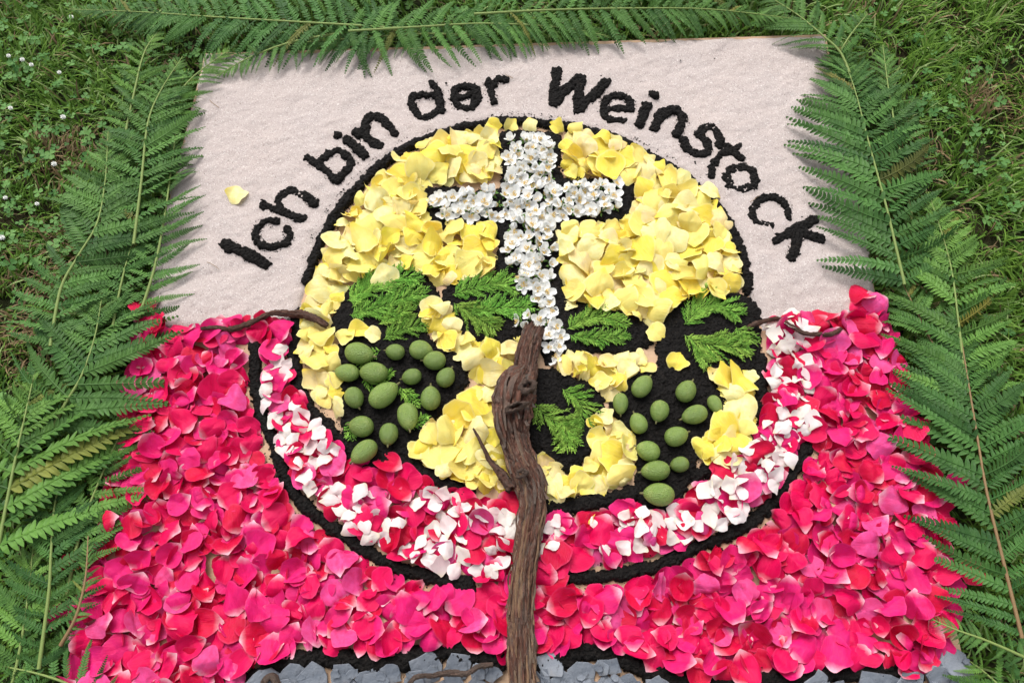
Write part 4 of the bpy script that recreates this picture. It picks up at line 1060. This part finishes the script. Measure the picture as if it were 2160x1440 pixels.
# knots: rolled callus rims round old pruning cuts
def knot(px, py, z, R0, yaw, tilt, sq=0.6):
    V, F, att = [], [], []; n, m = 30, 10; r_ = random.Random(int(px))
    for i in range(n):
        a = 2*PI*i/n; w_ = 1+0.18*math.sin(2*a+1)+0.1*math.sin(5*a+px)
        for j in range(m):
            b = 2*PI*j/m; t = R0*(0.34+0.08*math.sin(3*a+2))*(1+0.25*math.sin(9*a+3*b))
            rr = R0*w_*0.72+t*math.cos(b)
            V.append((rr*math.cos(a), rr*math.sin(a)*sq, t*math.sin(b)*1.1)); att.append((a*2.5, b*0.7, rr/0.01))
    for i in range(n):
        for j in range(m): F.append((i*m+j, i*m+(j+1) % m, ((i+1) % n)*m+(j+1) % m, ((i+1) % n)*m+j))
    me = mesh_data('knot', V, F, M['bark_grey']); a_ = me.attributes.new('bark', 'FLOAT_VECTOR', 'POINT'); a_.data.foreach_set('vector', np.array(att).ravel())
    p = G(px, py, z); o = link('knot', me, e, loc=(p.x+inv[0], p.y+inv[1], z), rot=(tilt[0], tilt[1], yaw)); return o
knot(1112, 815, 0.069, 0.016, 0.5, (0.05, 0.55), 0.75)
knot(1088, 858, 0.0765, 0.017, 0.35, (0.1, 0.1), 0.42)
knot(1101, 998, 0.0645, 0.0085, 0.2, (0.1, -0.1), 0.9)
# loose strips of bark
def strip_of_bark(s0, s1, ang, wd, seed):
    r_ = random.Random(seed); V, F, att = [], [], []; n = len(P); i0, i1 = int(s0*n), int(s1*n); a = ang; k = 0
    idx = list(range(i0, i1, 3))
    for q, i in enumerate(idx):
        t = q/max(1, len(idx)-1); a += r_.gauss(0, 0.015); ww = wd*(math.sin(PI*min(0.97, max(0.06, t)))**0.5)*r_.uniform(0.8, 1.15)
        lift = 1.05+0.05*math.sin(t*9+seed)+(0.10*max(0, t-0.85)/0.15 if seed % 3 == 0 else 0)
        for da, lf in ((-ww, 0.985), (0, lift+0.02), (ww, 0.985+0.05*(seed % 2))):
            v = P[i]+R[i]*lf*lift*(math.cos(a+da)*S[i]+math.sin(a+da)*U[i]); V.append(v.tolist()); att.append((math.cos(a+da)*1.6+seed, math.sin(a+da)*1.6, i*0.1))
    for q in range(len(idx)-1):
        b = q*3; F += [(b, b+1, b+4, b+3), (b+1, b+2, b+5, b+4)]
    me = mesh_data('bark_strip', V, F, M['bark'] if seed % 3 else M['bark_grey']); a_ = me.attributes.new('bark', 'FLOAT_VECTOR', 'POINT'); a_.data.foreach_set('vector', np.array(att, float).ravel())
    link('bark_strip', me, e, loc=inv)
for k in range(74):
    s0 = random.uniform(0.02, 0.9); strip_of_bark(s0, min(0.99, s0+random.uniform(0.05, 0.16)), random.uniform(0.1, 3.05), random.uniform(0.05, 0.15), k+1)

def twig(px_pts, mat, label, seed, name='vine_twig', zf=None):
    pts = []
    for k, (x, y, r) in enumerate(px_pts):
        rm = r*PXM; q = G(x, y); j, i = hidx(q.x, q.y)
        z = float(Hf[max(0, j-3):j+4, max(0, i-3):i+4].max())*0.75+rm+0.004 if zf is None else zf
        p = G(x, y, z); pts.append([p.x, p.y, z, rm])
    for p in pts: p[3] *= random.uniform(0.82, 1.2)
    z_ = [p[2] for p in pts]
    for k in range(1, len(pts)-1): pts[k][2] = (z_[k-1]+2*z_[k]+z_[k+1])/4
    o = pts[0]; me = bark_tube(name, [(p[0]-o[0], p[1]-o[1], p[2], p[3]) for p in pts], mat, 18, 0.0014, 0.34, seed)[0]
    tag(link(name, me, loc=(o[0], o[1], 0)), label, 'twig')
twig([(424, 693, 3.5), (455, 691, 5), (490, 693, 5.5), (525, 683, 5.5), (555, 666, 7), (578, 660, 6.5), (610, 663, 6.5), (640, 663, 8), (665, 672, 9), (690, 688, 7)], M['bark'], 'thin dark crooked twig on the border of sand and petals, left', 31)
twig([(1576, 693, 6), (1600, 680, 6), (1640, 673, 5.5), (1665, 683, 5), (1695, 703, 5.5), (1725, 706, 6), (1755, 703, 4.5), (1775, 693, 4)], M['bark'], 'slender dark twig curving over white and pink petals, right', 37)

# ------------------------------------------------------------------ slates along the bottom
SLP = [[(540, 1450), (600, 1435), (640, 1418), (710, 1408), (780, 1418), (870, 1412), (930, 1396), (980, 1398), (1060, 1415), (1062, 1560), (400, 1570), (470, 1480)],
       [(1130, 1430), (1155, 1392), (1185, 1405), (1235, 1388), (1300, 1402), (1380, 1438), (1440, 1460), (1640, 1452), (1750, 1438), (1850, 1430), (1935, 1438), (1960, 1400), (2032, 1380), (2050, 1470), (2060, 1560), (1130, 1560)]]
SG = 'blue-grey slate pieces along the bottom'
ns = 0
def slate_mesh(r_, R):
    n = r_.choice((5, 6, 6, 7, 8)); V = []; F = []; th = r_.uniform(0.0016, 0.0034); st = r_.uniform(0.7, 1.0); an = r_.uniform(0, PI)
    ang = sorted(2*PI*(k+r_.uniform(-0.33, 0.33))/n for k in range(n)); pr = [R*r_.uniform(0.72, 1.12) for _ in range(n)]
    pts = []
    for k in range(n):       # chipped edges: an extra point on each side
        a0, a1 = ang[k], ang[(k+1) % n]+(2*PI if k == n-1 else 0)
        p = np.array((math.cos(a0)*pr[k], math.sin(a0)*pr[k])); q = np.array((math.cos(a1)*pr[(k+1) % n], math.sin(a1)*pr[(k+1) % n]))
        t = r_.uniform(0.35, 0.65); pts += [p, p*(1-t)+q*t+np.array((r_.gauss(0, .05), r_.gauss(0, .05)))*R]
    ca, sa = math.cos(an), math.sin(an); pts = [np.array((x*ca-y*sa, (x*sa+y*ca)*st)) for x, y in pts]; m = len(pts)
    for s_, z in ((0.97, 0.0), (1.0, th*0.45), (0.965, th)):
        for k, p in enumerate(pts):
            s2 = s_*(1+(0.025*math.sin(k*2.3+R*900) if z > 0 else 0)); V.append((p[0]*s2, p[1]*s2, z))
    V.append((0, 0, th*1.08)); c0 = len(V)-1
    for r2 in range(2):
        for i in range(m): F.append((r2*m+i, r2*m+(i+1) % m, r2*m+m+(i+1) % m, r2*m+m+i))
    for i in range(m): F.append((2*m+i, 2*m+(i+1) % m, c0))
    F.append(tuple(reversed(range(m))))
    return mesh_data('slate_piece', V, F, M['slate'], smooth=False)
r_s = random.Random(77)
for poly in SLP:
    pw = GA(poly)
    for dm, lo, hi, ins in ((0.026, 0.018, 0.027, 0.001), (0.034, 0.012, 0.030, 0.006), (0.024, 0.006, 0.013, 0.003)):
        for p in poisson(lambda Q: poly_sdf(Q, pw) > ins, (pw.min(0), pw.max(0)), dm, 90, 6000):
            R0 = r_s.uniform(lo, hi); px, py = to_px(*p)
            if py > 1480: 
                if py > 1535: continue
            c, a, b = settle(p[0], p[1], R0*0.8, 0.0035, 0.09, 0.2, 0.014)
            o = link('slate_piece', slate_mesh(r_s, R0), loc=(p[0], p[1], c+0.0005)); o.rotation_mode = 'QUATERNION'; o.rotation_quaternion = orient(a, b, 0)
            sz = 'large broad' if R0 > 0.028 else ('medium' if R0 > 0.018 else 'small')
            if px < 800: wh = 'below the left black line end'
            elif px < 1080: wh = 'left of the vine by the grey twig'
            elif px < 1260: wh = 'just right of the vine end'
            elif px < 1600: wh = 'under the dip of the right black line'
            elif px < 1900: wh = 'under the rising part of the right black line'
            else: wh = 'in the bottom right board corner'
            tag(o, f'{sz} slate piece {wh}', 'slate', SG)
twig([(862, 1442, 4), (880, 1426, 4.5), (915, 1423, 4.5), (950, 1418, 5), (985, 1420, 5), (1010, 1405, 5.5), (1040, 1402, 5)], M['bark_grey'], 'rough grey forked twig lying on the slates left of the trunk', 41, zf=0.028)
twig([(553, 1446, 7), (562, 1432, 7.5), (575, 1428, 8), (586, 1444, 7)], M['bark_grey'], 'short hooked brown twig end at the bottom left slates', 43, zf=0.024)

# ------------------------------------------------------------------ ferns
def pinna_mesh(seed, npair=19, droop=0.0, bend=0.12, wd=0.085):
    r_ = random.Random(seed); V, F = [], []
    def ax(t):
        y = bend*t*t; z = 0.10*math.sin(PI*t)*0.6-droop*t*t
        return np.array((t, y, z))
    n = 8
    for k in range(n+1):       # midrib
        t = k/n; c = ax(t); w_ = 0.0085*(1-0.75*t)
        V += [(c[0], c[1]-w_, c[2]+0.001), (c[0], c[1], c[2]+0.007), (c[0], c[1]+w_, c[2]+0.001)]
    for k in range(n):
        b = k*3; F += [(b, b+1, b+4, b+3), (b+1, b+2, b+5, b+4)]
    for k in range(npair):
        t = 0.03+0.95*(k/(npair-1))**0.92; c = ax(t); c2 = ax(min(1, t+0.01)); d = (c2-c); d /= np.linalg.norm(d)+1e-9; d[2] = 0
        L = wd*(math.sin(PI*min(1, 0.30+0.70*t))**0.75)*r_.uniform(0.9, 1.08)+0.008; hw = (0.43/npair)*(1-0.40*t)+0.0015
        for sd_ in (-1, 1):
            a = math.radians(66-22*t+r_.uniform(-7, 7))*sd_
            ca, sa = math.cos(a), math.sin(a); dd = np.array((d[0]*ca-d[1]*sa, d[0]*sa+d[1]*ca, 0)); ss = np.array((-dd[1], dd[0], 0))
            dz = r_.uniform(-0.45, 0.25); b = len(V)
            for (u, v, zz) in ((0, 1.05, 0), (0.5, 1.0, 0.0), (0.85, 0.55, -.004), (1.02, 0, -.008), (0.85, -0.55, -.004), (0.5, -1.0, 0.0), (0, -1.05, 0), (0.0, 0, -0.004), (0.55, 0, -0.006)):
                p = c+dd*u*L+ss*v*hw; V.append((p[0], p[1], p[2]+zz+dz*u*u*L+0.002))
            # blade halves on both sides of a sunk midvein
            F += [(b, b+1, b+8, b+7), (b+1, b+2, b+3, b+8), (b+7, b+8, b+5, b+6), (b+8, b+3, b+4, b+5)]
    F = [tuple(reversed(f)) for f in F]
    return mesh_data('fern_leaflet', V, F, M['fern'], smooth=False)
PIN = [pinna_mesh(60+k, random.choice((19, 21, 24)), random.uniform(-0.03, 0.12), random.uniform(-0.04, 0.26), random.uniform(0.072, 0.098)) for k in range(12)]
def frond(pts, Lmax, z0, z1, label, stalk='rachis', base_cut=0.06, spacing=1.0, angle=68, lean=0.0, bare=0.0, ttip=0.012, peak=0.5, basef=0.55):
    """pts base -> tip in photo pixels; Lmax in pixels"""
    c = catmull([(x, y) for x, y in pts], 8); n = len(c)
    W = np.array([list(G(p[0], p[1], z0+(z1-z0)*k/(n-1)+0.010*math.sin(PI*k/(n-1)))) for k, p in enumerate(c)])
    cum = np.concatenate([[0], np.cumsum(np.linalg.norm(np.diff(W, axis=0), axis=1))]); tot = cum[-1]
    o0 = W[0].copy(); e = bpy.data.objects.new('fern_frond', None); col.objects.link(e); e.location = (o0[0], o0[1], o0[2])
    tag(e, label, 'fern frond', 'fern fronds framing the board')
    tone = np.array(random.choice(((0.8, 0.85, 0.9), (1, 1, 1), (1.15, 1.1, 0.95), (0.72, 0.8, 0.85), (0.95, 0.95, 1.0))))
    # stalk
    V, F = [], []; k8 = 7
    for k in range(n):
        d = W[min(k+1, n-1)]-W[max(k-1, 0)]; d /= np.linalg.norm(d); s = np.cross(d, (0, 0, 1)); s /= np.linalg.norm(s); u = np.cross(s, d); r = 0.0026*(1-0.82*k/(n-1))+0.0003
        for i in range(k8):
            a = 2*PI*i/k8; V.append((W[k]-o0+r*(math.cos(a)*s+math.sin(a)*u)).tolist())
    for k in range(n-1):
        for i in range(k8): F.append((k*k8+i, k*k8+(i+1) % k8, (k+1)*k8+(i+1) % k8, (k+1)*k8+i))
    link('stalk', mesh_data('stalk', V, F, M[stalk]), e)
    L0 = Lmax*PXM; s = tot*bare+0.006; q = 0
    while s < tot-0.002:
        t = s/tot; i = min(int(np.searchsorted(cum, s, 'right')-1), n-2); f = (s-cum[i])/(cum[i+1]-cum[i]); p = W[i]*(1-f)+W[i+1]*f
        d = W[i+1]-W[i]; a0 = math.atan2(d[1], d[0])
        prof = (basef+(1-basef)*min(1, t/peak)**0.8) if t < peak else max(0.02, (1-((t-peak)/(1-peak))**1.35))
        L = L0*prof*random.uniform(0.93, 1.05)+0.004
        for sd_ in (-1, 1):
            if random.random() < 0.035: continue
            brk = random.random() < 0.07
            an = a0+sd_*math.radians(angle-22*t+random.uniform(-5, 5)+ (lean*sd_))+random.gauss(0, 0.07)
            pit = math.asin(max(-0.6, min(0.6, (p[2]-ttip-random.uniform(-0.004, 0.012))/max(L, 0.02))))*0.9 if L > 0.03 else random.uniform(-0.1, 0.2)
            if brk: an += random.uniform(-0.5, 0.5)
            rot = Euler((random.gauss(0, 0.36), pit, an+random.gauss(0, 0.05)), 'XYZ')
            o = link('fern_leaflet', random.choice(PIN), e, loc=(p-o0).tolist(), rot=rot)
            if random.random() < 0.018: tn0 = np.array((2.2, 1.0, 1.0))
            else: tn0 = 1.0
            tn = tn0*tone*random.uniform(0.72, 1.2)*(1+0.25*t**3)*np.array((1+0.15*t*t, 1, 1)); o.color = (*[float(min(2.2, q_)) for q_ in tn], 1)
            o.scale = (L, L*(1 if sd_ < 0 else -1)*random.uniform(0.9, 1.3)*(1.35 if L < 0.035 else 1), L)
        s += max(0.0050, (0.0250-0.0175*t**1.4)*spacing*min(1, 0.42+prof*0.6))*random.uniform(0.9, 1.1); q += 1
FR = [
 dict(pts=[(720, 70), (620, 88), (530, 120), (450, 165)], Lmax=78, z0=.022, z1=.014, label='short fern frond hanging over the top left corner of the sand', peak=.4),
 dict(pts=[(300, 300), (350, 230), (410, 160), (500, 95)], Lmax=88, z0=.016, z1=.014, label='fern frond lying across the top left board corner, pointing up right', peak=.4),
 # top border
 dict(pts=[(840, 60), (720, 52), (480, 38), (300, 26), (145, 20)], Lmax=150, z0=.030, z1=.012, label='long fern frond along the top edge, its tip at the top left corner', basef=.9, peak=.35),
 dict(pts=[(735, 66), (870, 58), (1020, 50), (1180, 58), (1300, 80)], Lmax=135, z0=.034, z1=.020, label='fern frond along the middle of the top edge, leaflets hanging over the sand', basef=.95, peak=.3),
 dict(pts=[(1000, 30), (1150, 22), (1320, 18), (1500, 20), (1690, 42)], Lmax=125, z0=.040, z1=.024, label='fern frond along the right part of the top edge', basef=.9, peak=.35),
 dict(pts=[(420, -40), (620, -46), (800, -40), (1000, -28)], Lmax=130, z0=.018, z1=.012, label='fern frond mostly above the top left of the picture'),
 dict(pts=[(1150, -40), (1330, -46), (1500, -42), (1700, -25)], Lmax=130, z0=.018, z1=.012, label='fern frond mostly above the top right of the picture'),
 dict(pts=[(1000, 75), (900, 72), (760, 80), (620, 92), (520, 105)], Lmax=80, z0=.010, z1=.006, label='low fern frond tucked under the top border above the sand'),
 dict(pts=[(1805, 190), (1775, 115), (1735, 75), (1680, 30), (1600, -20)], Lmax=120, z0=.022, z1=.020, label='fern frond bending round the top right corner of the board'),
 # right side
 dict(pts=[(1750, 150), (1790, 80), (1830, 30)], Lmax=80, z0=.014, z1=.014, label='small fern tip pointing up and right at the top right corner'),
 dict(pts=[(1908, 600), (1893, 535), (1868, 430), (1835, 310), (1800, 180), (1762, 85)], Lmax=205, z0=.032, z1=.022, label='wide fern frond beside the word Weinstock on the right', peak=.45, basef=.8, stalk='rachis'),
 dict(pts=[(1925, 470), (1900, 330), (1876, 200), (1862, 95)], Lmax=112, z0=.014, z1=.014, label='narrow yellow-tipped fern frond behind the wide right one'),
 dict(pts=[(2062, 930), (2036, 800), (2022, 680), (2003, 550), (1958, 405)], Lmax=165, z0=.030, z1=.022, label='fern frond on the right with its pointed tip beside the letter k', peak=.5, basef=.75),
 dict(pts=[(2156, 1345), (2118, 1190), (2082, 1040), (2058, 900), (2035, 760), (2015, 640)], Lmax=190, z0=.042, z1=.030, label='fern frond with thick brown stalk down the lower right edge', stalk='rachis_b', peak=.5, basef=.6),
 dict(pts=[(2060, 900), (2010, 820), (1975, 740), (1930, 650), (1900, 590)], Lmax=120, z0=.014, z1=.014, label='fern frond crossing under the others, middle of the right side', stalk='rachis_b'),
 dict(pts=[(2230, 1420), (2160, 1385), (2080, 1350), (2010, 1325), (1955, 1300)], Lmax=34, z0=.030, z1=.026, label='slim spotted fern tip reaching over the bottom right petals', spacing=.6),
 dict(pts=[(2190, 1560), (2140, 1480), (2080, 1420), (2040, 1390)], Lmax=110, z0=.006, z1=.006, label='low fern frond in the bottom right corner'),
 # left side
 dict(pts=[(282, 515), (298, 385), (312, 260), (340, 190), (385, 120)], Lmax=150, z0=.032, z1=.024, label='fern frond beside the upper left of the sand', peak=.45, basef=.8),
 dict(pts=[(255, 330), (280, 210), (305, 110), (340, 60)], Lmax=95, z0=.012, z1=.016, label='fern frond half under the top left corner fronds'),
 dict(pts=[(292, 672), (326, 565), (348, 450), (362, 350), (372, 270)], Lmax=98, z0=.016, z1=.014, label='fern frond lying along the left edge of the sand, leaflets on the sand', basef=.95, peak=.4),
 dict(pts=[(106, 730), (128, 610), (165, 540), (205, 470), (222, 380), (228, 278)], Lmax=165, z0=.036, z1=.024, label='bright fern frond on the left with its tip at the upper lawn', peak=.5, basef=.7),
 dict(pts=[(110, 905), (138, 850), (172, 792), (200, 710), (216, 620)], Lmax=205, z0=.034, z1=.026, label='fern frond on the left whose long leaflets reach the pink petals', peak=.4, basef=.9),
 dict(pts=[(225, 760), (245, 650), (265, 560), (290, 480)], Lmax=120, z0=.012, z1=.012, label='fern frond under the others beside the red corner petal'),
 dict(pts=[(-5, 1160), (28, 990), (52, 880), (72, 790)], Lmax=262, z0=.044, z1=.034, label='very broad fern frond at the left edge of the picture', peak=.35, basef=.85, spacing=1.15),
 dict(pts=[(82, 1410), (103, 1250), (108, 1160), (118, 1050), (150, 960)], Lmax=115, z0=.026, z1=.022, label='short fern frond low on the left beside the pink petals', peak=.4),
 dict(pts=[(140, 1260), (170, 1120), (215, 1000), (270, 880)], Lmax=125, z0=.014, z1=.016, label='dark fern frond under the broad one at the left'),
 dict(pts=[(10, 1500), (40, 1380), (60, 1250), (70, 1150)], Lmax=130, z0=.010, z1=.012, label='fern frond in the bottom left corner'),
 dict(pts=[(210, 1500), (160, 1450), (80, 1420), (-20, 1400)], Lmax=95, z0=.016, z1=.012, label='fern frond lying crosswise at the bottom left corner'),
 dict(pts=[(128, 1360), (160, 1300), (180, 1220), (186, 1130)], Lmax=26, z0=.030, z1=.030, label='curled brownish fern tip at the edge of the lower left petals', spacing=.5, stalk='rachis_b'),
]
for f in FR: frond(**f)

# ------------------------------------------------------------------ little white flowers in the lawn
FLW = [(18, 118, 'leftmost white clover head at the top left'), (47, 126, 'white clover head right of the leftmost one'), (66, 137, 'pale yellowish clover head beside two white ones'), (125, 153, 'white clover head nearest the top left fern'), (150, 36, 'white flower at the tip of the top fern'), (22, 228, 'white clover head on the left edge of the lawn'), (11, 417, 'white clover head left of the bright fern'), (78, 430, 'white clover head just left of the bright fern'), (4, 501, 'white clover head cut by the left edge'), (114, 346, 'greenish clover head above the bright fern'), (2048, 994, 'small white flower among the right ferns'), (1815, 566, 'tiny white flower on the right edge of the sand'), (133, 247, 'small closed white head in the upper left lawn')]
def head_mesh():
    V, F = [], []; r_ = random.Random(3)
    for k in range(22):
        z = 1-2*(k+0.5)/26; rr = math.sqrt(max(0, 1-z*z)); a = k*2.4; d = np.array((rr*math.cos(a), rr*math.sin(a), z)); s = np.cross(d, (0.3, 0.2, 1)); s /= np.linalg.norm(s); u = np.cross(s, d); b = len(V)
        for q in (d*0.3, d*0.75+s*0.28, d*1.12+u*0.1, d*0.75-s*0.28): V.append(q.tolist())
        F.append((b, b+1, b+2, b+3))
    b = len(V); n = 8
    for j in range(5):
        t = PI*j/4
        for i in range(n): V.append((0.62*math.sin(t)*math.cos(i*PI/4), 0.62*math.sin(t)*math.sin(i*PI/4), 0.62*math.cos(t)))
    for j in range(4):
        for i in range(n): F.append((b+j*n+i, b+j*n+(i+1) % n, b+(j+1)*n+(i+1) % n, b+(j+1)*n+i))
    return mesh_data('flower_head', V, F, M['daisy'])
HM = head_mesh()
def stemlet():
    V = []; F = []
    for z in (-1, 0):
        for i in range(5): V.append((0.05*math.cos(i*1.257), 0.05*math.sin(i*1.257), z))
    for i in range(5): F.append((i, (i+1) % 5, 5+(i+1) % 5, 5+i))
    return mesh_data('flower_stem', V, F, M['sepal'])
SM = stemlet()
for x, y, d in FLW:
    z = 0.004 if x > 200 and x < 1900 else random.uniform(-0.008, 0.002)
    if x > 1800 and x < 1820: z = 0.012
    p = G(x, y, z); e = bpy.data.objects.new('clover_flower', None); col.objects.link(e); e.location = p
    link('flower_head', HM, e, scale=random.uniform(0.0038, 0.0052)); 
    if z < 0.01: link('flower_stem', SM, e, scale=(0.02, 0.02, 0.035))
    tag(e, 'small '+d if not d.startswith(('small', 'tiny')) else d, 'flower', 'little white flowers in the lawn')

def straw(x0, y0, x1, y1, d):
    c = [G(x0+(x1-x0)*t, y0+(y1-y0)*t+random.uniform(-2, 2), 0.010+0.002*math.sin(3*t)) for t in (0, .3, .6, 1)]; V, F = [], []
    o0 = c[0].copy()
    for k, p in enumerate(c):
        for a in range(4): V.append((p.x-o0.x+0.0006*math.cos(a*PI/2), p.y-o0.y+0.0006*math.sin(a*PI/2), p.z-o0.z+0.0006*(a % 2)))
    for k in range(3):
        for a in range(4): F.append((k*4+a, k*4+(a+1) % 4, k*4+4+(a+1) % 4, k*4+4+a))
    tag(link('dry_straw', mesh_data('dry_straw', V, F, M['rachis_b']), loc=o0), d, 'straw', 'bits of straw on the sand')
straw(437, 554, 462, 566, 'thin dry straw on the sand left of capital I')
straw(1582, 428, 1602, 412, 'thin dry straw on the sand between o and c')
straw(442, 212, 462, 226, 'short stalk on the sand at the upper left ferns')
straw(1066, 158, 1082, 164, 'tiny stalk on the sand above the letter r')

# ------------------------------------------------------------------ labels: where look and neighbours do not settle it, the place among the look-alikes does
ORD = ['first', 'second', 'third', 'fourth', 'fifth', 'sixth', 'seventh', 'eighth', 'ninth', 'tenth', 'eleventh', 'twelfth', 'thirteenth', 'fourteenth']
by = {}
for o in col.objects:
    if o.parent is None and 'label' in o.keys(): by.setdefault((o['label'], o['category']), []).append(o)
for (lab, cat), os_ in by.items():
    n = len(os_)
    if n < 2: continue
    os_.sort(key=lambda o: to_px(o.location.x, o.location.y)[0])
    for k, o in enumerate(os_):
        if n == 2: pre = ('left', 'right')[k]+' of two'
        elif n == 3: pre = ('leftmost', 'middle', 'rightmost')[k]+' of three'
        elif k == 0: pre = 'leftmost'
        elif k == n-1: pre = 'rightmost'
        else: pre = (ORD[k] if k < len(ORD) else str(k+1)+'th')+' from left'
        o['label'] = pre+': '+lab

for o in col.objects:
    if 'label' in o.keys() and not 4 <= len(o['label'].split()) <= 16: print('LABEL', len(o['label'].split()), o.name, o['label'])
